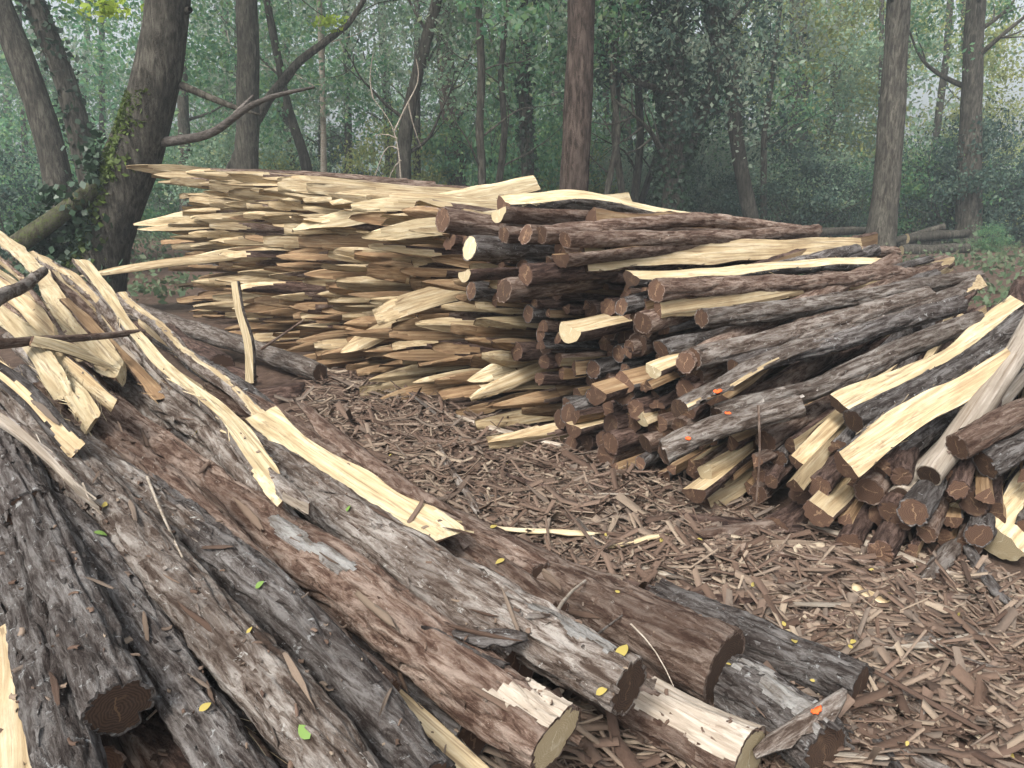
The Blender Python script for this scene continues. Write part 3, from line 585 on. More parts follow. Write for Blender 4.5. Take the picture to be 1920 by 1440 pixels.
# ================================================================== the long stack of stakes
S0 = np.array([1.72, 3.08]); U = np.array([-.69, .724]); U /= np.linalg.norm(U)
def Htop(s): return np.interp(s, [-2.2, -1, 0, .8, 1.15, 1.6, 2.2, 4, 6, 8.6, 9], [.5, .5, .46, .47, .62, .98, 1.4, 1.52, 1.68, 1.84, 1.8])
def mdir(s): a = np.interp(s, [-1, 0, 1, 2.2, 9], [R(57), R(53), R(45), R(37), R(36)]); return np.array([math.cos(a), math.sin(a)])
rs = np.random.default_rng(21)
VP_, VB_ = [], []
for i in range(48):     # pointed stakes
    L = 2.6 + .5 * rs.random(); r = .058 + .027 * rs.random(); kind = ['quarter', 'seg', 'seg', 'seg', 'round', 'seg'][i % 6]
    if kind == 'round': r *= .75
    path = [(0, 0, 0), (L * .5, rs.normal() * .02, rs.normal() * .02), (L, rs.normal() * .03, rs.normal() * .03)]
    parts = log_parts(path, r, r * .95, kind, {'quarter': rs.normal() * .2, 'seg': rs.random() * .6 - .25, 'round': 0}[kind], nring=22, step=.16, amp=.006, seed=500 + i, point=.42 + .5 * rs.random())
    VP_.append((to_meshes('stake', parts), r, kind))
for i in range(44):     # blunt posts
    L = 2.6 + .5 * rs.random(); r = .034 + .028 * rs.random() ** 1.3; kind = ['round', 'round', 'seg', 'quarter', 'round', 'seg'][i % 6]
    path = [(0, 0, 0), (L * .5, rs.normal() * .03, rs.normal() * .02), (L, rs.normal() * .05, rs.normal() * .03)]
    parts = log_parts(path, r, r * .9, kind, {'quarter': rs.normal() * .2, 'seg': rs.random() * .7 - .2, 'round': 0}[kind], nring=34, step=.04, amp=.014, wob=2.0, seed=600 + i, tilt=rs.normal() * .2, jag=.02 if i % 7 == 3 else 0)
    VB_.append((to_meshes('post', parts), r, kind))
_sets = [MAT('brown', 'pale', 'end_brown'), MAT('brown', 'tan', 'end_brown'), MAT('red', 'tan', 'end_brown'), MAT('red', 'pale', 'end_brown'), MAT('dark', 'tan', 'end_brown')]
_mc = {}
def inst(name, var, ms, p, xd, roll, sc, label, cat, group):
    root = obj(name, None); frame(root, p, xd, roll, sc); tag(root, label, cat, group); root.empty_display_size = .05
    for pn, me in var:
        while len(me.materials) < (2 if pn == 'cut_end' else 1): me.materials.append(None)
        o = obj(pn, me, None, root)
        for sl_, mt_ in zip(o.material_slots, (_sets[ms][pn], _sets[ms]['bark'])): sl_.link = 'OBJECT'; sl_.material = mt_
    return root
cntP = cntB = 0
SHP = {'round': 'round', 'seg': 'half-round', 'quarter': 'wedge-shaped'}; TON = ['pale-sided brown', 'tan-sided brown', 'dark red-brown', 'pale-sided red-brown', 'blackish']
def place(s, h, pointed):
    global cntP, cntB
    hh = h + rs.normal() * .018; md = mdir(s); yaw = rs.normal() * R(3.8); md = np.array([md[0] * math.cos(yaw) - md[1] * math.sin(yaw), md[0] * math.sin(yaw) + md[1] * math.cos(yaw)])
    back = (.1 * hh if s > 2.2 else .28 * hh) + rs.normal() * (.16 if pointed else .08)
    deep = pointed and hh < .85 and s > 7.3
    if deep: back += .3 + .4 * rs.random()
    g = (S0 + U * (s + rs.normal() * .025) if s > 0 else S0 + np.array([-s, -s * .06])) + md * back
    pit = rs.normal() * R(1.7) + R(np.interp(s, [0, 1.2, 2.0, 2.6, 3.5, 9], [7, 7, -3, -10, -6, -3]))
    if hh < .35 and pit < 0: pit *= .3
    xd = (md[0] * math.cos(pit), md[1] * math.cos(pit), math.sin(pit))
    lev = 'bottom rows' if hh < .4 else 'middle rows' if hh < Htop(s) - .35 else 'top rows'
    if pointed:
        if cntP >= 340: return
        var, r, kd = VP_[int(rs.integers(48))]; fresh = .08 + .6 * np.clip((hh - .4) / 1.1, 0, 1) + .3 * np.clip((s - 3) / 5, 0, 1)  # pale wood likelier higher up: weathering and lower shade put into colour
        ms = 4 if deep else 0 if rs.random() < fresh else [1, 1, 2, 1, 3][int(rs.integers(5))]  # recessed stakes take the dark set: shade of the hollow put into colour
        sec_ = 'near the blunt posts' if s < 4 else 'in the middle' if s < 6.2 else 'near the leaning tree'
        tone = ['cream', 'tan', 'tan', 'cream', 'tan'][ms]
        inst('pointed_stake', var, ms, (g[0], g[1], hh), xd, rs.choice([.5, .9, 1.3, 1.7, 2.2, .7, -.6, 3.4]) + rs.normal() * .25, .92 + .16 * rs.random(), f"{tone} {SHP[kd]} stake point, {lev} of the stack {sec_}", 'stake', f"{tone} {SHP[kd]} stake points, {lev}, {sec_}"); cntP += 1
    else:
        if cntB >= 300: return
        var, r, kd = VB_[int(rs.integers(44))]; ms = [2, 2, 1, 4, 2, 4, 0, 3][int(rs.integers(8))]
        sec_ = 'below the bright top slabs' if s > 1.2 else 'under the splayed grey logs' if s > .2 else 'at the right edge'
        inst('post', var, ms, (g[0], g[1], hh), xd, rs.random() * 6.28, .9 + .25 * rs.random(), f"{SHP[kd]} {TON[ms]} post end, {lev} {sec_}", 'post', f"{SHP[kd]} {TON[ms]} posts, {lev}, {sec_}"); cntB += 1
def border(h): return np.interp(h, [0, .35, .6, 1.0, 1.5], [2.1, 2.2, 2.45, 2.75, 3.15])
h = .06; row = 0
while h < 1.0 + .5:
    s = -1.5 + (row % 2) * .07
    while s < border(h) + rs.normal() * .1:
        if h < Htop(s) - np.interp(s, [1.5, 2.2, 3.2], [.07, .16, .2]): place(s, h, False)
        s += .12 * (.85 + .3 * rs.random())
    h += .092; row += 1
h = .05; row = 0
while h < 1.9:
    s = border(h) + [.1, .28, .2][row % 3]
    smax = (9.7 if h < .8 else 8.75) + rs.normal() * .1
    while s < smax:
        if h < Htop(min(s, 9)) - .02: place(s, h, True)
        s += .34 * (.7 + .6 * rs.random())
    h += .098; row += 1
print('STAKES', cntP, 'POSTS', cntB)
# pieces of the stack that can be told apart (front end first)
def on_face(px, py, Y): return PY(px, py, Y)
HN = dict(nring=48, step=.02, amp=.013, wob=1.7, flk=60, slv=46)
a1 = log('post', 'long crooked grey log with an orange paint mark, on top of the right slope', 'log', [(1275, 772, .53), (1350, 730), (1440, 680), (1640, 612), (1740, 585), (1848, 532, .96)], .055, .06, MAT('grey', 'tan', 'end_dark', 'pale'), 'splayed logs on the right slope', sec='seg', c=.25, roll=R(150), farpoint=.3, **HN)
log('post', 'grey ridged log with an orange mark just below the crooked grey log', 'log', [(1345, 783, .47), (1500, 738), (1620, 690), (1720, 640), (1835, 600, .86)], .052, .048, MAT('grey', 'tan', 'end_dark'), 'splayed logs on the right slope', **HN)
log('split_post', 'cream split post with bright flat face, reaching the right edge highest', 'post', [(1575, 752, .55), (1720, 690), (1790, 650), (1850, 600), (1908, 560, .97)], .056, .05, MAT('dark', 'white', 'end_dark'), 'splayed logs on the right slope', sec='seg', c=-.1, roll=R(28), **HN)
log('split_post', 'yellowish split slab below the cream split post', 'post', [(1590, 872, .42), (1700, 790), (1800, 735), (1900, 670, .78)], .062, .055, MAT('dark', 'pale', 'end_brown'), 'splayed logs on the right slope', sec='seg', c=.1, roll=R(48), **HN)
log('peeled_log', 'long peeled whitish log with a dark end near the right edge', 'log', [(1742, 892, .37), (1800, 820), (1890, 690), (1940, 600, .92)], .058, .055, MAT('weathered', 'white', 'end_dark'), 'splayed logs on the right slope', nring=30, step=.04, amp=.003)
log('peeled_log', 'second peeled whitish log right of the dark-ended one', 'log', [(1690, 935, .24), (1760, 865), (1850, 770), (1960, 640, .7)], .06, .055, MAT('weathered', 'white', 'end_dark'), 'splayed logs on the right slope', nring=30, step=.04, amp=.003)
log('split_post', 'greenish-yellow split rail rising to a point at the upper right', 'post', [(1240, 580, .94), (1400, 563), (1520, 538), (1660, 518), (1792, 496, .99)], .05, .055, MAT('brown', 'pale', 'end_brown'), 'bright slabs on top of the stack', sec='seg', c=0, roll=R(72), farpoint=.28, **HN)
log('split_post', 'longest pale slab lying level on top of the stack', 'post', [PY(1100, 482, 4.45), (1250, 476), (1400, 470), PY(1618, 460, 6.1)], .075, .06, MAT('brown', 'pale', 'end_brown'), 'bright slabs on top of the stack', sec='seg', c=-.1, roll=R(70), **HN)
log('split_post', 'white-topped dark slab just below the longest pale slab', 'post', [PY(1185, 515, 4.3), (1320, 512), (1440, 500), (1550, 492), PY(1680, 492, 5.9)], .06, .055, MAT('dark', 'white', 'end_dark'), 'bright slabs on top of the stack', sec='seg', c=.05, roll=R(18), **HN)
log('split_post', 'dark barked slab with white top edge, highest on the stack', 'post', [PY(945, 378, 4.9), (1060, 372), (1180, 388), (1330, 408), PY(1505, 446, 6.5)], .085, .075, MAT('dark', 'white', 'end_brown'), 'bright slabs on top of the stack', sec='seg', c=.15, roll=R(20), **HN)
log('split_post', 'tan wedge-shaped slab under the highest slab', 'post', [PY(1120, 420, 4.75), (1230, 425), (1330, 440), PY(1460, 462, 6.2)], .09, .06, MAT('brown', 'tan', 'end_brown'), 'bright slabs on top of the stack', sec='seg', c=0, roll=R(75), **HN)
log('post', 'short brown round post under the tan wedge slab', 'post', [PY(1135, 447, 4.55), (1200, 452), PY(1290, 462, 5.5)], .055, .05, MAT('brown', 'tan', 'end_brown'), 'posts on top of the stack', **HN)
log('post', 'grey barked post between the yellowish rail and the crooked grey log', 'log', [(1315, 597, .9), (1500, 578), (1640, 552), (1760, 530), (1835, 520, .96)], .052, .05, MAT('grey', 'tan', 'end_brown'), 'splayed logs on the right slope', **HN)
log('post', 'dark grey post right above the crooked grey log', 'log', [(1300, 672, .72), (1450, 640), (1560, 608), (1740, 555, .92)], .055, .05, MAT('grey', 'tan', 'end_brown'), 'splayed logs on the right slope', **HN)
log('post', 'dark post with round brown end above the crooked log', 'log', [(1375, 690, .67), (1500, 660), (1640, 615), (1800, 570, .9)], .045, .045, MAT('dark', 'tan', 'end_brown'), 'splayed logs on the right slope', **HN)
log('post', 'brown-black post behind the rising yellowish rail', 'log', [PY(1230, 545, 4.2), (1400, 535), (1560, 525), PY(1740, 505, 5.9)], .055, .05, MAT('brown', 'tan', 'end_brown'), 'splayed logs on the right slope', **HN)
log('post', 'dark barked post between the cream split post and the yellowish slab', 'log', [(1600, 790, .5), (1700, 745), (1800, 690), (1920, 600, .9)], .06, .055, MAT('dark', 'tan', 'end_dark'), 'splayed logs on the right slope', **HN)
log('post', 'dark furrowed log right under the yellowish slab', 'log', [(1640, 880, .33), (1740, 800), (1850, 720), (1940, 640, .75)], .055, .055, MAT('dark', 'tan', 'end_brown'), 'splayed logs on the right slope', **HN)
log('post', 'reddish barked post end at the right edge above the blue-grey one', 'log', [(1795, 838, .5), (1870, 800), (1990, 740, .68)], .06, .06, MAT('brown', 'tan', 'end_brown'), 'splayed logs on the right slope', **HN)
log('post', 'blue-grey post with a round grey end at the right edge', 'log', [(1848, 872, .42), (1900, 845), (2010, 780, .6)], .05, .055, MAT('dark', 'tan', 'end_dark'), 'splayed logs on the right slope', **HN)
log('split_post', 'cream split log sticking in at the lower right edge', 'post', [(1880, 1010, .13), (1930, 930), (2040, 830, .35)], .1, .1, MAT('dark', 'white', 'end_pale'), 'splayed logs on the right slope', sec='seg', c=.2, roll=R(35), **HN)
log('split_post', 'short pale end poking out low at the right', 'post', [(1790, 945, .2), (1850, 900), (1960, 800, .4)], .055, .055, MAT('dark', 'white', 'end_pale'), 'splayed logs on the right slope', sec='seg', c=.2, roll=R(20), **HN)
log('post', 'grey log with an orange-dotted pale end low on the right slope', 'log', [(1245, 850, .33), (1330, 812), (1500, 760, .55)],   .055, .05, MAT('grey', 'tan', 'end_brown'), 'splayed logs on the right slope', **HN)
for (px, py, Y, r, lb, mt, se) in [(1330, 880, 3.72, .06, 'triangular pale-topped post end below the crooked grey log', MAT('red', 'pale', 'end_pale'), 'quarter'), (1300, 920, 3.62, .055, 'pale-topped post end lying lowest left of the dark gap', MAT('red', 'pale', 'end_brown'), 'seg'),
    (1075, 800, 4.5, .065, 'square brown post with a pale top edge at the foot of the stack', MAT('red', 'pale', 'end_brown'), 'seg'), (1145, 795, 4.4, .055, 'round post end with a pale crack beside the square brown post', MAT('red', 'pale', 'end_brown'), 'round'), (1205, 780, 4.25, .055, 'pale wedge post end beside the round cracked one', MAT('red', 'pale', 'end_pale'), 'quarter'),
    (1070, 615, 4.45, .085, 'thick pale block end in the middle of the blunt posts', MAT('red', 'pale', 'end_pale'), 'seg'), (1165, 575, 4.4, .05, 'grey round post tilted steeply above the pale block', MAT('dark', 'pale', 'end_brown'), 'round'), (1205, 605, 4.3, .055, 'round brown post end right of the pale block', MAT('brown', 'pale', 'end_brown'), 'round'),
    (1115, 730, 4.3, .085, 'thick tan rounded post end low in the blunt posts', MAT('red', 'tan', 'end_brown'), 'quarter'), (1285, 680, 4.05, .055, 'large round post end left of the dark grey post', MAT('brown', 'pale', 'end_brown'), 'round'), (1490, 905, 3.42, .055, 'yellow split end in the dark gap right of the hanging stem', MAT('red', 'pale', 'end_brown'), 'quarter'),
    (1225, 690, 4.1, .05, 'pair-like pale post end on the right of the blunt posts', MAT('red', 'pale', 'end_pale'), 'seg'), (880, 465, 4.75, .07, 'black barked post with a pale splinter end high on the stack', MAT('dark', 'pale', 'end_pale'), 'round'), (830, 412, 4.9, .075, 'broken dark post end just left of the highest slab', MAT('brown', 'tan', 'end_brown'), 'round'), (935, 395, 4.7, .07, 'brown post end below the front of the highest slab', MAT('brown', 'pale', 'end_pale'), 'seg'),
    (945, 440, 4.5, .04, 'small round post end left of a row of four', MAT('brown', 'pale', 'end_brown'), 'round'), (985, 440, 4.48, .05, 'second of four small round post ends high on the stack', MAT('brown', 'pale', 'end_brown'), 'round'), (1015, 440, 4.45, .045, 'third of four small round post ends high on the stack', MAT('brown', 'pale', 'end_brown'), 'round'), (1060, 450, 4.42, .045, 'rightmost of four small round post ends high on the stack', MAT('brown', 'pale', 'end_brown'), 'round'),
    (870, 510, 4.6, .06, 'reddish square post end below the black barked post', MAT('red', 'tan', 'end_pale'), 'seg'), (985, 515, 4.4, .055, 'orange-brown post end in the upper blunt posts', MAT('red', 'tan', 'end_brown'), 'round'), (945, 545, 4.4, .06, 'dark rough post end in the upper blunt posts', MAT('brown', 'tan', 'end_dark'), 'round'), (1050, 478, 4.4, .065, 'brown post end beside the longest pale slab', MAT('brown', 'tan', 'end_brown'), 'seg')]:
    p = PY(px, py, Y - .12); s_ = (p[1] - 3.08) / .724; md = mdir(s_); pit = R(np.interp(s_, [1.2, 2.0, 2.5], [6, -4, -10])) + rng.normal() * .02
    log('post', lb, 'post', [p, p + np.array([md[0], md[1], math.tan(pit)]) * 1.4 + rng.normal(size=3) * .03, p + np.array([md[0], md[1], math.tan(pit)]) * 2.7], r, r * .9, mt, 'posts in the blunt side of the stack', world=True, sec=se, c=.1, roll=rng.normal() * .3, nring=30, step=.04, amp=.01, tilt=rng.normal() * .15)
# bold pointed stakes
for (a_, b_, Y, r, pt, lb, mt) in [((705, 590), (850, 555), 5.55, .085, .4, 'thick pointed stake jutting out in the middle of the stack', 'pale'), ((250, 418), (480, 395), 8.6, .075, .8, 'long white stake point nearest the big leaning tree', 'white'), ((258, 428), (520, 410), 8.55, .07, .8, 'long cream stake point just under the leftmost white point', 'pale'), ((550, 425), (770, 385), 6.6, .09, .75, 'broad cream stake point high in the stack', 'white'),
    ((330, 487), (500, 462), 8.0, .07, .55, 'white stake point over the dark gap at the left', 'white'), ((640, 660), (720, 625), 6.1, .07, .35, 'stake point standing out low in the middle of the stack', 'pale'), ((880, 712), (970, 700), 4.85, .06, .4, 'white stake point at the lower right end of the pointed side', 'white'), ((885, 745), (975, 725), 4.75, .05, .4, 'slim stake point lowest at the right end of the pointed side', 'pale'), ((660, 380), (830, 390), 6.0, .065, .6, 'bright white stake point near the top of the stack', 'white'), ((680, 440), (830, 425), 5.5, .075, .5, 'cream stake point below the broken dark post end', 'white')]:
    a_, b_ = PY(*a_, Y), PY(*b_, Y); b_ = a_ + (b_ - a_) * np.array([1, 0, 1]); L_ = np.linalg.norm(b_ - a_); d = np.array([b_[0] - a_[0], (b_[0] - a_[0]) * .72, b_[2] - a_[2] - .0]); d /= np.linalg.norm(d)
    log('pointed_stake', lb, 'stake', [a_, a_ + d * 2.6], r, r, MAT('brown', mt, 'end_brown'), 'bold pointed stakes', world=True, sec='seg', c=.0, roll=R(60), nring=28, step=.08, amp=.005, point=pt)
log('pointed_stake', 'stray pale stake sticking out left over the dark gap', 'stake', [PY(150, 517, 7.6), PY(300, 495, 7.9), PY(450, 478, 8.3)], .035, .05, MAT('brown', 'pale'), 'bold pointed stakes', world=True, sec='seg', c=0, roll=R(60), nring=24, step=.05, amp=.004, point=.4)

# ================================================================== the near pile
FL = dict(nring=88, step=.016, amp=.021, flk=420)
FP = 'logs of the near pile'
NEAR = [
 ('log', 'thick reddish-brown log with a pale sawn end, bottom centre', [(1040, 1388, .27), (700, 1140), (430, 935), (190, 765, .62)], .086, .078, MAT('brown', end='end_pale'), dict(tilt=-.1, patch=[(.75, 1.25, 48, 98, 'lichen', 'lichen_patch'), (-.1, .16, 50, 125, 'weathered', 'bare_patch')])),
 ('log', 'long grey-brown log with a broken end beside the pale sawn one', [(1180, 1290, .34), (850, 1095), (560, 905), (228, 700, .66)], .074, .082, MAT('grey', end='end_dark'), dict(patch=[(.05, .42, 70, 112, 'lichen', 'lichen_patch')])),
 ('log', 'thickest dark red log with a flat sawn end, right of the near pile', [(1360, 1255, .16), (1000, 1085), (800, 985), (610, 880, .26)], .115, .1, MAT('brown', end='end_dark'), {}),
 ('log', 'brown log with a pale peeled end at the bottom edge right of centre', [(1405, 1425, .1), (1200, 1310), (960, 1170, .12)], .078, .08, MAT('brown', end='end_pale'), dict(amp=.012, patch=[(-.1, .34, 25, 150, 'weathered', 'bare_patch')])),
 ('log', 'dark wet-looking log poking out right of the thickest log', [(1612, 1292, .085), (1400, 1205), (1230, 1130, .09)], .075, .08, MAT('dark', end='end_brown'), {}),
 ('log', 'short mossy log end with a whitish top at the bottom right', [(1545, 1415, .085), (1430, 1330), (1330, 1270, .08)], .09, .09, MAT('dark', end='end_dark'), dict(patch=[(-.05, .3, 50, 120, 'lichen', 'lichen_patch')])),
 ('log', 'slim dark log left of the thick reddish-brown one', [(810, 1475, .36), (600, 1215), (330, 965), (110, 800, .66)], .05, .06, MAT('dark', end='end_brown'), {}),
 ('log', 'grey lichen-speckled log crossing the lower left', [(690, 1510, .43), (430, 1200), (220, 975), (20, 770, .78)], .058, .068, MAT('grey', end='end_brown'), {}),
 ('log', 'dark lichen-covered log with a broken bare end, lower left', [(222, 1330, .55), (120, 1075), (20, 870), (-110, 640, .95)], .056, .064, MAT('dark', end='end_dark'), {}),
 ('log', 'dark bluish log along the left edge', [(140, 1530, .47), (80, 1200), (30, 1000), (-60, 760, .75)], .056, .062, MAT('dark', end='end_brown'), {}),
 ('log', 'grey-brown log between the lichen-speckled and the broken-ended long log', [(560, 1190, .42), (330, 975), (150, 845), (-60, 700, .85)], .05, .058, MAT('grey', end='end_brown'), {}),
 ('log', 'reddish log low in the gap at the bottom left', [(440, 1500, .28), (290, 1375), (120, 1150, .4)], .075, .075, MAT('red', end='end_brown'), {}),
 ('log', 'furrowed log beneath the grey lichen-speckled one', [(560, 1480, .3), (400, 1290), (250, 1100, .46)], .07, .07, MAT('dark', end='end_brown'), {}),
 ('log', 'slender dark pole between the two darkest left logs and the speckled one', [(520, 1560, .36), (330, 1270), (200, 1080), (60, 920), (-60, 800, .78)], .05, .055, MAT('dark', end='end_brown'), {}),
 ('log', 'slender brown pole just left of the thick reddish-brown log', [(720, 1310, .33), (520, 1110), (330, 930), (80, 740, .78)], .045, .055, MAT('brown', end='end_brown'), {}),
 ('log', 'slender grey pole between the reddish-brown and the broken-ended log', [(960, 1245, .3), (760, 1070), (540, 900), (300, 745, .66)], .045, .055, MAT('grey', end='end_brown'), {}),
 ('log', 'slender reddish pole beyond the broken-ended log', [(1040, 1160, .26), (820, 1000), (620, 860), (400, 730, .52)], .05, .055, MAT('brown', end='end_brown'), {}),
 ('log', 'short grey pole high on the left edge of the near pile', [(190, 960, .66), (90, 850), (0, 740), (-80, 660, .96)], .05, .055, MAT('grey', end='end_brown'), {}),
 ('log', 'dark pole next to the left edge below the rails', [(60, 960, .7), (0, 850), (-80, 720, .9)], .055, .06, MAT('dark', end='end_brown'), {}),
 ('log', 'dusty brown log running just behind the long grey-brown log', [(1010, 1100, .2), (800, 985), (620, 870), (410, 745, .4)], .085, .09, MAT('brown', end='end_brown'), {}),
]
for nm, lb, pts, r0, r1, mt, kw in NEAR: log(nm, lb, 'log', pts, r0, r1, mt, FP, **{**FL, **kw})
log('split_log', 'pale yellow split face at the left bottom corner', 'log', [(0, 1500, .5), (5, 1330), (-10, 1180, .52)], .08, .07, MAT('dark', 'pale'), FP, sec='seg', c=0, roll=R(-25), **HN)
log('split_log', 'pale split strip showing under the grey lichen-speckled log', 'log', [(500, 1500, .36), (400, 1360), (335, 1290, .4)], .05, .04, MAT('brown', 'white'), FP, sec='seg', c=0, roll=R(-30), **HN)
log('split_log', 'narrow pale strip in the gap beside the thick reddish log', 'log', [(900, 1470, .2), (740, 1330), (640, 1240, .26)], .045, .04, MAT('dark', 'pale'), FP, sec='seg', c=0, roll=R(-20), **HN)
# upper part of the pile: split pieces
SP = 'split pieces on the near pile'
for (lb, pts, r, c_, roll, mt) in [
 ('longest cream split rail running down from the left edge', [(-10, 432, 1.22), (70, 505), (150, 605), (190, 655), (218, 705, .78)], .05, 0, 12, MAT('grey', 'white')),
 ('thin cream split rail with a curved tip beside the dark gap', [PY(152, 487, 4.6), (175, 520), (245, 612), (335, 705), (440, 805), (535, 925, .62)], .04, 0, -12, MAT('grey', 'white')),
 ('broad cream slab with black flecks beside the curled bark', [(487, 765, .6), (570, 862), (700, 938), (838, 985, .5)], .07, -.3, 12, MAT('brown', 'white')),
 ('white splintered rail end in the upper left of the pile', [(-30, 555, 1.1), (30, 615), (70, 660), (120, 740, .85)], .038, -.1, 20, MAT('grey', 'white')),
 ('pale wedge under the grey cross stick', [(110, 700, .88), (140, 740), (165, 790, .8)], .04, -.2, 0, MAT('grey', 'white')),
 ('yellowish split rail just below the longest cream rail', [(-20, 500, 1.12), (60, 560), (130, 630), (200, 690, .8)], .04, 0, -20, MAT('brown', 'pale')),
 ('pale rail at the left edge under the grey sticks', [(-30, 670, .98), (30, 715), (90, 770, .85)], .036, 0, 25, MAT('brown', 'pale')),
 ('second pale rail high on the left edge', [(-30, 520, 1.12), (30, 560), (100, 640, .95)], .034, 0, 30, MAT('brown', 'pale')),
 ('grey weathered rail right of the thin cream rail', [(230, 560, .82), (330, 650), (420, 730), (500, 800, .5)], .045, .2, 160, MAT('grey', 'pale')),
 ('brown rail between the two cream rails', [(100, 520, 1.0), (190, 610), (290, 690), (390, 760, .6)], .05, .3, 170, MAT('brown', 'pale')),
 ('dull grey rail just above the longest cream rail', [(60, 480, 1.08), (150, 540), (240, 640), (300, 700, .7)], .045, .3, 160, MAT('grey', 'pale')),
 ('short pale stick end on the brown rail', [(225, 650, .82), (260, 680), (300, 705, .72)], .025, 0, 10, MAT('brown', 'weathered')),
 ('dark rail low at the foot of the near pile', [(300, 640, .45), (420, 720), (520, 790, .32)], .06, .3, 175, MAT('dark', 'pale')),
 ]:
    log('split_rail', lb, 'rail', pts, r, r, mt, SP, sec='seg', c=c_, roll=R(roll), nring=36, step=.02, amp=.009, jag=.015, wob=2.8, slv=60, flk=40, farpoint=.22)
for (lb, pts, r, mt) in [('thin brown rail in the gap left of the longest cream rail', [(-20, 470, 1.15), (60, 550), (150, 680, .85)], .028, MAT('brown', 'pale')), ('thin grey rail dipping under the level stick', [(20, 600, 1.02), (110, 670), (210, 760, .78)], .03, MAT('grey', 'pale')),
 ('slim brown rail right of the longest cream rail', [(120, 560, .98), (200, 640), (300, 745, .7)], .028, MAT('brown', 'tan')), ('slim pale splinter rail beside the thin cream rail', [(200, 600, .88), (270, 680), (350, 770, .66)], .02, MAT('brown', 'white')), ('dark thin rail at the left edge under the level stick', [(-20, 690, .98), (60, 760), (150, 850, .78)], .03, MAT('dark', 'pale')),
 ('thin grey rail along the far flank of the near pile', [(260, 600, .62), (370, 690), (500, 800, .42)], .03, MAT('grey', 'pale')), ('slim brown rail lowest on the far flank of the near pile', [(330, 660, .45), (450, 740), (590, 840, .3)], .035, MAT('brown', 'pale')), ('thin pale rail tip crossing the cream rails', [(60, 640, 1.0), (130, 655), (215, 690, .84)], .018, MAT('brown', 'white')),
 ('weathered slim rail on top of the left edge logs', [(-10, 780, .9), (80, 850), (180, 950, .72)], .024, MAT('grey', 'weathered')), ('slim grey rail resting along the broken-ended long log', [(330, 735, .72), (450, 840), (580, 960, .6)], .024, MAT('grey', 'weathered'))]:
    log('split_rail', lb, 'rail', pts, r, r, mt, SP, sec='seg', c=.15, roll=R(rng.normal() * 60 + 90), nring=26, step=.025, amp=.006, wob=2.6, slv=24, farpoint=.2)
log('stick', 'grey-brown stick lying level across the cream rails', 'stick', [(-20, 645, 1.02), (60, 640), (150, 633), (268, 622, .9)], .02, .012, MAT('brown'), nring=14, step=.03, amp=.004)
log('stick', 'short thick grey stick at the left edge on the rails', 'stick', [(-20, 568, 1.16), (40, 535), (82, 508, 1.14)], .03, .024, MAT('grey'), nring=16, step=.03, amp=.005)
log('stake', 'white splinter stake standing upright before the stack', 'stake', [PY(466, 715, 5.9), PY(462, 640, 5.9), PY(445, 580, 5.95), PY(437, 528, 6.0)], .062, .045, MAT('grey', 'white'), world=True, sec='seg', c=-.1, roll=R(-80), nring=24, step=.03, amp=.004, jag=.03)
log('log', 'grey log lying on the ground before the pointed stakes', 'log', [(600, 700, .08), (480, 655), (350, 612), (235, 580, .34)], .07, .085, MAT('grey', end='end_brown'), nring=40, step=.04, amp=.012)
log('log', 'brown log end under the grey log on the ground', 'log', [(415, 690, .12), (330, 640), (250, 600, .2)], .11, .1, MAT('red', end='end_brown'), nring=40, step=.04, amp=.012)
log('stick', 'thin bare stem leaning against the stake points', 'stick', [(490, 655, .25), PY(570, 600, 6.4)], .012, .006, MAT('brown'), nring=8, step=.1, amp=.001)
log('stick', 'thin dangling stem hanging before the blunt post ends', 'stick', [PY(1422, 760, 3.55), PY(1424, 850, 3.5), PY(1418, 940, 3.45)], .006, .004, MAT('brown'), world=True, nring=7, step=.05, amp=.0005)
# fillers below the logs in view, resting on the ground
LAYER = [(k, P, r) for k, P, r in LOGS if k in ('log', 'split_rail') and P[0][0] < 1.2 and P[0][1] < 4.9 and np.linalg.norm(P[-1] - P[0]) > (.8 if k == 'log' else 1.3)]
j = 0
for k, P, r in LAYER:
    z0 = min(p[2] for p in P); dz = .17; lay = 0
    while z0 - dz * (lay + 1) > .06 and lay < 5:
        lay += 1; sh = np.array([rng.normal() * .03, rng.normal() * .03, -dz * lay]); Q_ = [p + sh for p in P]
        log('log', 'log buried in the shade beneath the top layer of the near pile', 'log', [Q_[0] + (Q_[-1] - Q_[0]) * (.06 + .05 * lay), Q_[-1]], min(.08, r), min(.08, r), MAT(['dark', 'brown', 'grey'][j % 3]), 'buried logs of the near pile', world=True, nring=22, step=.06, amp=.012); j += 1
print('FILL', j)

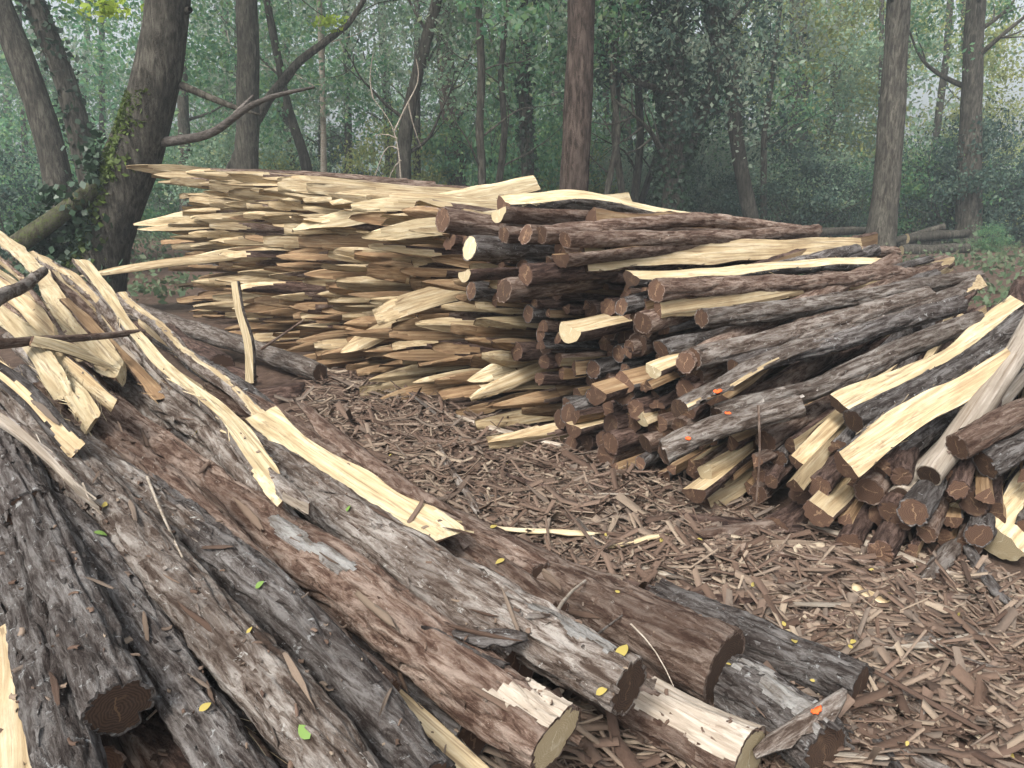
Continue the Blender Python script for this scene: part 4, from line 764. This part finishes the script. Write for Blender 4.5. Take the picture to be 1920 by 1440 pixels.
# ================================================================== bark litter on the ground
def strip_mesh(L, W, curl, bend, twist, seed, jagged=True, th=.006):
    """a curled strip of bark: 10 x 3 grid with thickness"""
    r = np.random.default_rng(seed); n, k = 8, 4; x = np.linspace(-.5, .5, n) * L; v = np.linspace(-.5, .5, k)
    wv = W * (1 - .55 * np.abs(2 * np.linspace(0, 1, n) - 1) ** 2.5) * (.8 + .4 * r.random(n))
    X, Vv = np.meshgrid(x, v, indexing='ij'); Wd = wv[:, None]
    if jagged: X = X + np.where(np.abs(X) > L * .49, r.normal(size=X.shape) * L * .04, 0)
    Yc = Vv * Wd + bend * (X / L) ** 2 * L + r.normal() * .02 * L * np.sin(X / L * 5); Zc = -curl * (2 * Vv) ** 2 * Wd + twist * X / L * Vv * Wd * 2 + .05 * L * r.normal() * (X / L) ** 2 + r.normal(size=X.shape) * .0025
    top = np.stack([X, Yc, Zc], -1).reshape(-1, 3); bot = top - np.array([0, 0, th]); V = np.concatenate([top, bot])
    i_ = np.arange(n - 1)[:, None] * k; j_ = np.arange(k - 1)[None]; Qt = np.stack([i_ + j_, i_ + k + j_, i_ + k + j_ + 1, i_ + j_ + 1], -1).reshape(-1, 4); m_ = n * k
    rim = list(range(0, k)) + [a_ * k + k - 1 for a_ in range(1, n)] + [(n - 1) * k + b_ for b_ in range(k - 2, -1, -1)] + [a_ * k for a_ in range(n - 2, 0, -1)]
    rim = np.array(rim); nx = np.roll(rim, -1); Qr = np.stack([rim, nx, nx + m_, rim + m_], -1)
    return V, np.concatenate([Qt, Qt[:, ::-1] + m_, Qr])
STRIPS = [mk_mesh('bark_strip', *strip_mesh(1.0, .13 + .1 * rng.random(), .25 * rng.normal(), rng.normal() * .12, rng.normal() * .5, 700 + i, th=.022), False) for i in range(26)]
for me in STRIPS: me.materials.append(M['litter'])
PALE = [m_.copy() for m_ in STRIPS[:10]]
for i, me in enumerate(PALE): me.materials.clear(); me.materials.append(M[['grey', 'weathered', 'grey', 'brown'][i % 4]])
def clear_area(n, seed, near=False):
    """points on the open ground between the two piles"""
    r = np.random.default_rng(seed); out = []
    while len(out) < n:
        px, py = 430 + 1500 * r.random(), 690 + 750 * r.random()
        if r.random() > .25 + .75 * ((py - 690) / 750): pass
        p = PZ(px, py, 0); s = (p[:2] - S0) @ U; nrm = np.array([-U[1], U[0]]); d = (p[:2] - S0) @ nrm
        if d * np.sign((np.array([0, 0]) - S0) @ nrm) < -.12: continue
        if py > 930 + (px - 800) * .62 and px < 1330: continue
        if py < 745 + (560 - px) * .9 and px < 560: continue
        out.append((p, px, py))
    return out
def zone(px, py):
    if py < 830: return 'at the foot of the pointed stakes'
    if py < 1010: return 'in front of the blunt posts' if px > 1050 else 'beside the curled bark on the near pile'
    return 'right of the thickest red log' if px > 1380 else 'just beyond the near pile'
tones = {}
big_pts = clear_area(286, 5); rs = np.random.default_rng(9)
for i, (p, px, py) in enumerate(big_pts):
    L = .18 + .85 * rs.random() ** 2; o = obj('bark_strip', STRIPS[int(rs.integers(26))]); a = rs.normal() * .55 - .5 if rs.random() < .72 else rs.random() * 6.28
    o.location = (p[0], p[1], float(gz(p[0], p[1])) + .012 + .03 * rs.random()); o.rotation_euler = (rs.normal() * .25, rs.normal() * .1, a); o.scale = (L, min(.3, L) * (.22 + .45 * rs.random()), min(.25, L) * .6)
    if i % 7 == 0: o.data = PALE[i // 7 % 10]
    z_ = zone(px, py); sz = 'long' if L > .3 else 'short'
    tag(o, f"{sz} strip of brown bark on the ground {z_}", 'bark strip', f"{sz} bark strips {z_}")
# strips that stand out
def hero_strip(name, label, a_, b_, width, mat, z=.03, curl=.3, bend=0.0, seed=1, roll=0.0, th=.008):
    A, B = (PZ(*a_, z) if len(a_) == 2 else PZ(*a_)), (PZ(*b_, z) if len(b_) == 2 else PZ(*b_)); L = np.linalg.norm(B - A)
    V, Q = strip_mesh(L, width, curl, bend, .2, seed, th=th); o = obj(name, mk_mesh(name, V, Q, False), M[mat]); frame(o, (A + B) / 2, B - A, roll); tag(o, label, 'bark strip' if 'bark' in name else 'wood splinter'); return o
hero_strip('bark_slab', 'long curled slab of reddish bark leaning out of the near pile', (565, 752, .54), (848, 962, .46), .12, 'brown', curl=.45, seed=3, roll=R(-25))
hero_strip('bark_strip', 'grey stick-like bark strip pointing at the viewer', (828, 835), (893, 965), .045, 'grey', .05, .3, seed=4)
hero_strip('wood_splinter', 'bright white double splinter in the middle of the bark litter', (918, 985), (1125, 1003), .05, 'white', .05, .1, seed=5)
hero_strip('wood_splinter', 'thin pale splinter right of the bright white one', (1135, 1025), (1250, 1000), .03, 'white', .05, .1, seed=6)
hero_strip('wood_splinter', 'small pale splinter beside the dark log at the right', (1440, 1195), (1492, 1178), .025, 'white', .06, .1, seed=7)
hero_strip('bark_slab', 'ridged grey bark slab on the ground at the right', (1670, 1190), (1850, 1165), .12, 'grey', .06, .35, seed=8)
hero_strip('wood_splinter', 'pale curved strip along the edge of the ridged bark slab', (1675, 1214), (1845, 1190), .04, 'weathered', .06, .1, .05, seed=9)
hero_strip('bark_slab', 'broad grey bark slab below the dark gap in the stack', (1310, 995), (1450, 970), .11, 'brown', .07, .4, seed=10)
hero_strip('bark_slab', 'reddish bark slab behind the broad grey one', (1270, 960), (1500, 985), .13, 'red', .05, .3, seed=11)
hero_strip('bark_strip', 'long dark bark strip bowing across the litter', (1330, 1022), (1640, 1052), .045, 'brown', .05, .3, .06, seed=12)
hero_strip('bark_strip', 'long grey-yellow strip running to the right edge', (1530, 985), (1910, 1110), .06, 'weathered', .05, .2, seed=13)
hero_strip('bark_strip', 'blue-grey strip slanting at the right edge', (1800, 1000), (1890, 1130), .055, 'dark', .07, .3, seed=14)
hero_strip('bark_slab', 'torn grey bark piece standing up beside the blue-grey strip', (1730, 1080, .05), (1795, 1010, .12), .09, 'grey', .07, .3, seed=15)
hero_strip('bark_strip', 'long reddish strip just beyond the thickest red log', (1180, 1090), (1420, 1130), .06, 'red', .06, .35, .05, seed=16)
hero_strip('bark_strip', 'pale-edged bowed strip before the foot of the stack', (860, 780), (1050, 835), .05, 'weathered', .05, .3, .05, seed=17)
hero_strip('bark_strip', 'long dark strip in the middle distance of the litter', (690, 800), (860, 830), .05, 'brown', .05, .3, seed=18)
hero_strip('wood_splinter', 'yellow wood shard among the grey litter on the right', (1600, 1095), (1665, 1130), .07, 'pale', .06, .1, seed=19)
hero_strip('bark_strip', 'reddish twig-like strip at the lower right edge', (1790, 1235), (1925, 1265), .03, 'red', .04, .3, seed=20)
for i, (a_, b_, lb) in enumerate([((1400, 1300), (1560, 1440), 'furrowed strip heap left of the bottom right corner'), ((1640, 1250), (1740, 1330), 'pale-edged bark strip at the bottom right'), ((1600, 1300), (1760, 1430), 'long furrowed bark strip pointing at the bottom right corner'), ((1650, 1370), (1830, 1470), 'lowest furrowed bark strip at the bottom edge'), ((1610, 1340), (1700, 1450), 'dark furrowed bark strip beside the short mossy log')]):
    hero_strip('bark_strip', lb, a_, b_, .06 + .02 * (i % 2), ['brown', 'grey', 'brown', 'grey', 'dark'][i], .05, .35, seed=30 + i)
o = hero_strip('bark_slab', 'grey bark flake with an orange paint mark, bottom right', (1415, 1405, .14), (1580, 1290, .24), .07, 'grey', curl=.4, seed=40)
V, Q = strip_mesh(.034, .02, .2, 0, 0, 3, th=.004); pm = obj('paint_mark', mk_mesh('paint_mark', V, Q, False), M['orange'], o); pm.location = (.05, -.012, .008)
hero_strip('bark_strip', 'orange-brown bark strip in the middle of the litter', (955, 890), (1030, 912), .05, 'red', .05, .3, seed=41)
hero_strip('bark_slab', 'dark curled bark heap at the foot of the upright white stake', (370, 665, .15), (470, 700, .12), .2, 'red', curl=.5, seed=42); hero_strip('bark_slab', 'big dark bark curl right of the upright white stake', (440, 735, .12), (570, 715, .1), .22, 'red', curl=.5, seed=43)
hero_strip('bark_slab', 'loose dark bark flake resting on the broken-ended long log', (850, 1180, .44), (985, 1185, .44), .05, 'dark', curl=.5, seed=44); hero_strip('bark_strip', 'dark thin strip resting on the thick reddish-brown log', (795, 1175, .42), (945, 1240, .4), .025, 'dark', curl=.4, seed=45)
hero_strip('bark_slab', 'small grey flake propped on the cream slab', (672, 975, .43), (740, 945, .44), .05, 'grey', curl=.3, seed=46)
# everything smaller: one mass of litter
def scatter(pts, lo, hi, wr, seed, zj):
    r = np.random.default_rng(seed); Vs, Fs, off = [], [], 0
    for p in pts:
        L = lo + (hi - lo) * r.random() ** 2; W = L * (wr[0] + (wr[1] - wr[0]) * r.random()); n = 4; x = np.linspace(-.5, .5, n) * L; wv = W * (.5 + .5 * r.random(n)) * .5; cz = r.normal() * .12 * L
        zc = cz * (x / L) ** 2 * 4; b_ = r.normal() * .1 * L * (x / L) ** 2 * 4
        V = np.concatenate([np.stack([x, b_ - wv, zc], 1), np.stack([x, b_ + wv, zc + r.normal() * .2 * W], 1)]); a = r.normal() * .7 - .5 if r.random() < .6 else r.random() * 6.28
        tl, tp = r.normal() * .3, r.normal() * .16; Rm = np.array(Matrix.Rotation(a, 3, 'Z') @ Matrix.Rotation(tp, 3, 'Y') @ Matrix.Rotation(tl, 3, 'X'))
        V = V @ Rm.T + p + np.array([0, 0, zj * r.random()]); top = V; V = np.concatenate([top, top - np.array([0, 0, .005])])
        e = np.arange(n - 1); Q = np.stack([e, e + 1, e + n + 1, e + n], -1); side = np.concatenate([np.stack([e, e + 2 * n, e + 2 * n + 1, e + 1], -1), np.stack([e + n + 1, e + 3 * n + 1, e + 3 * n, e + n], -1)])
        Fs.append(np.concatenate([Q, side]) + off); Vs.append(V); off += len(V)
    return np.concatenate(Vs), np.concatenate(Fs)
pp = [np.array([p[0], p[1], float(gz(p[0], p[1])) + .004]) for p, _, _ in clear_area(11500, 15)]
pp += [PZ(500 + 1050 * rng.random(), 1130 + 330 * rng.random(), .005) for _ in range(1300)]
V, Q = scatter(pp, .02, .34, (.035, .15), 16, .04); tag(obj('bark_litter', mk_mesh('bark_litter', V, Q, False), M['litter']), 'carpet of small brown bark shreds between the piles', 'bark litter', kind='stuff')
pp = [np.array([p[0], p[1], float(gz(p[0], p[1])) + .02]) for p, _, _ in clear_area(3600, 17)]
V, Q = scatter(pp, .008, .06, (.2, .6), 18, .035); tag(obj('wood_chips', mk_mesh('wood_chips', V, Q, False), M['chips']), 'pale wood chips and crumbs among the bark litter', 'wood chips', kind='stuff')

# ------------------------------------------------------------------ things lying on the logs: dropped on from above
bpy.context.view_layer.update(); DG = bpy.context.evaluated_depsgraph_get()
def hit(px, py):
    d = Vector(ray(px, py)).normalized(); ok, loc, nrm, idx, ob, mx = SC.ray_cast(DG, Vector(CAM), d, distance=40)
    return (loc, nrm if nrm.dot(d) < 0 else -nrm, ob) if ok else None
def drop(x, y):
    ok, loc, nrm, idx, ob, mx = SC.ray_cast(DG, Vector((x, y, 2.2)), Vector((0, 0, -1)), distance=4)
    return (loc, nrm if nrm.z > 0 else -nrm) if ok else None
def leaf_mesh(seed):
    r = np.random.default_rng(seed); n = 7; x = np.linspace(0, 1, n); wv = .3 * np.sin(np.pi * x ** .8) ** .8; c_ = .03 + .06 * r.random()
    z = c_ * np.sin(x * 3); V = np.concatenate([np.stack([x, -wv, z + .1 * wv], 1), np.stack([x, x * 0, z], 1), np.stack([x, wv, z + .1 * wv], 1)]); e = np.arange(n - 1)
    return mk_mesh('fallen_leaf', V - np.array([.5, 0, 0]), np.concatenate([np.stack([e, e + 1, e + n + 1, e + n], -1), np.stack([e + n, e + n + 1, e + 2 * n + 1, e + 2 * n], -1)]))
LEAF = [leaf_mesh(i) for i in range(5)]
def leaf(px, py, size, label, mat='fallen', group=None, up=.5):
    h = hit(px, py)
    if not h: return
    loc, nrm, ob = h; o = omat('fallen_leaf', LEAF[int(rng.integers(5))], M[mat]); nn = (nrm * (1 - up) + Vector((0, 0, 1)) * up * .7 + Vector(rng.normal(size=3)) * .2).normalized()
    q = nn.to_track_quat('Z', 'Y'); o.rotation_mode = 'QUATERNION'; o.rotation_quaternion = q @ Matrix.Rotation(rng.random() * 6.28, 3, 'Z').to_quaternion(); o.location = loc + nrm * .006; o.scale = (size * .72,) * 3
    tag(o, label, 'leaf', group)
for px, py, s, lb, mt in [(1168, 1225, .075, 'largest yellow leaf, on the thickest red log', 'fallen'), (938, 1055, .05, 'yellow-green leaf at the far side of the near pile', 'fallen'), (1130, 1298, .05, 'yellow leaf on the broken log end', 'fallen'), (925, 990, .05, 'yellow leaf at the tip of the bright white splinter', 'fallen'),
    (490, 1097, .04, 'bright green leaf on the thick reddish-brown log', 'fallen_green'), (188, 1005, .05, 'green leaf on the dark lichen-covered log', 'fallen_green'), (655, 955, .04, 'bright green leaf below the cream slab', 'fallen_green'), (575, 1370, .055, 'pale green leaf on the lichen-speckled log', 'fallen_green'), (385, 1330, .04, 'yellow leaf on the pale split strip, lower left', 'fallen'), (200, 948, .05, 'yellow leaf on the logs at the left', 'fallen'), (370, 812, .04, 'yellow leaf on the grey log below the cream stub', 'fallen'), (90, 885, .04, 'yellow-green leaf near the left edge', 'fallen'),
    (1490, 1205, .045, 'yellow leaf beside the small pale splinter', 'fallen'), (1760, 1315, .04, 'yellow leaf in the litter at the lower right', 'fallen'), (1900, 1420, .04, 'yellow leaf in the bottom right corner', 'fallen'), (1240, 1015, .04, 'yellow leaf on the litter in front of the broad bark slab', 'fallen'), (1310, 1012, .04, 'orange-yellow leaf right of the litter centre', 'fallen'), (1600, 1205, .04, 'orange leaf in the litter below the ridged slab', 'fallen'), (1800, 1155, .045, 'yellow leaf just above the ridged bark slab', 'fallen'), (470, 1185, .03, 'tiny yellow leaf on the slim dark log', 'fallen')]:
    leaf(px, py, s, lb, mt)
for i, (p, px, py) in enumerate(clear_area(14, 23)): leaf(px, py, .022 + .012 * rng.random(), f"small yellow leaf in the bark litter {zone(px, py)}", 'fallen', f"yellow leaves {zone(px, py)}", .7)
def draped(name, label, cat, px_, r_, mat, lift):
    hs_ = [hit(*q) for q in px_]
    if any(h is None for h in hs_): return
    P_ = [np.array(h[0]) + np.array(h[1]) * l_ for h, l_ in zip(hs_, lift)]; V, Q = tube(np.array(P_), np.linspace(r_, r_ * .5, len(P_)), 7); tag(obj(name, mk_mesh(name, V, Q), M[mat]), label, cat)
draped('rootlet', 'pale thread-like root hanging over the thickest log', 'root', [(1185, 1172), (1212, 1190), (1238, 1215), (1250, 1250), (1262, 1292)], .003, 'weathered', [.01, .008, .01, .012, .01])
draped('bark_ribbon', 'curled pale bark ribbon standing on the thickest log', 'bark ribbon', [(1032, 1172), (1040, 1130), (1060, 1098), (1100, 1092)], .007, 'weathered', [.004, .03, .04, .012])
draped('twig', 'thin grey twig lying across the thickest log', 'twig', [(1095, 1215), (1140, 1175), (1190, 1140), (1240, 1110)], .004, 'grey', [.008] * 4)
draped('twig', 'pale twig on the logs at the bottom left', 'twig', [(280, 1350), (320, 1310), (365, 1270)], .003, 'weathered', [.01] * 3)
draped('twig', 'thin pale stem lying on the grey logs, left of centre', 'twig', [(275, 900), (300, 960), (325, 1010), (345, 1050)], .005, 'weathered', [.01] * 4)
# orange paint dabs on the splayed logs
def dab(px, py, s):
    h = hit(px, py)
    if not h or h[2].parent is None: return
    loc, nrm, ob = h; V, Q = strip_mesh(s, s * .6, .1, 0, 0, int(px), th=.003); pm = obj('paint_mark', mk_mesh('paint_mark', V, Q, False), M['orange'], ob.parent)
    mw = nrm.to_track_quat('Z', 'Y').to_matrix().to_4x4(); mw.translation = loc + nrm * .004; pm.matrix_parent_inverse = Matrix(); pm.matrix_basis = ob.parent.matrix_world.inverted() @ mw
dab(1345, 733, .045); dab(1365, 775, .032); dab(1290, 822, .026)
# loose bark strips lying on the near logs
r_ = np.random.default_rng(91); n_ = 0; kd = np.array([-.595, .804])
while n_ < 34:
    px, py = r_.random() * 1250 + 20, 700 + 640 * r_.random()
    if py < 620 + px * .42: continue
    h = hit(px, py)
    if not h or h[0].z < .12 or h[1].z < .45: continue
    o = obj('bark_strip', STRIPS[int(r_.integers(26))]); L = .07 + .2 * r_.random() ** 2; a = math.atan2(kd[1], kd[0]) + r_.normal() * .45
    x_ = Vector((math.cos(a), math.sin(a), 0)); x_ = (x_ - h[1] * x_.dot(h[1])).normalized(); y_ = h[1].cross(x_); m_ = Matrix((x_, y_, h[1])).transposed().to_4x4() @ Matrix.Diagonal((L, L * .55, L * .5, 1)); m_.translation = h[0] + h[1] * .009; o.matrix_world = m_
    zn = 'left of the thick reddish-brown log' if px < 560 else 'over the thick reddish-brown and broken-ended logs'; tag(o, f"loose bark strip lying on the near logs, {zn}", 'bark strip', 'loose bark on the near logs ' + zn); n_ += 1
# crumbs and flakes of bark caught on the near logs
r_ = np.random.default_rng(44); pp = []
while len(pp) < 200:
    px, py = r_.random() * 1400 - 20, 560 + 900 * r_.random()
    if py < 520 + px * .42: continue
    h = hit(px, py)
    if h and h[0].z > .1 and h[1].z > .3: pp.append(np.array(h[0]) + np.array(h[1]) * .004)
V, Q = scatter(pp[:200], .005, .032, (.25, .7), 45, .004); tag(obj('bark_crumbs', mk_mesh('bark_crumbs', V, Q, False), M['litter']), 'bark crumbs and shavings caught on the near logs', 'bark crumbs', kind='stuff')

# ================================================================== haze volume, added mostly to stand in for lens veil
hm = bpy.data.materials.new('haze'); hm.use_nodes = True; t = hm.node_tree; t.nodes.remove(t.nodes['Principled BSDF'])
pv = t.nodes.new('ShaderNodeVolumePrincipled'); pv.inputs['Color'].default_value = (.8, .9, .95, 1); pv.inputs['Density'].default_value = .0046; pv.inputs['Anisotropy'].default_value = .2
t.links.new(pv.outputs[0], t.nodes['Material Output'].inputs['Volume'])
bx = [(x, y, z) for x in (-145, 145) for y in (-145, 145) for z in (-1.2, 22)]
me = mk_mesh('haze', bx, [[0, 1, 3, 2], [4, 6, 7, 5], [0, 4, 5, 1], [2, 3, 7, 6], [0, 2, 6, 4], [1, 5, 7, 3]], False)
tag(obj('haze', me, hm), 'thin bluish haze added mostly for the milky lens veil', 'haze', kind='stuff')
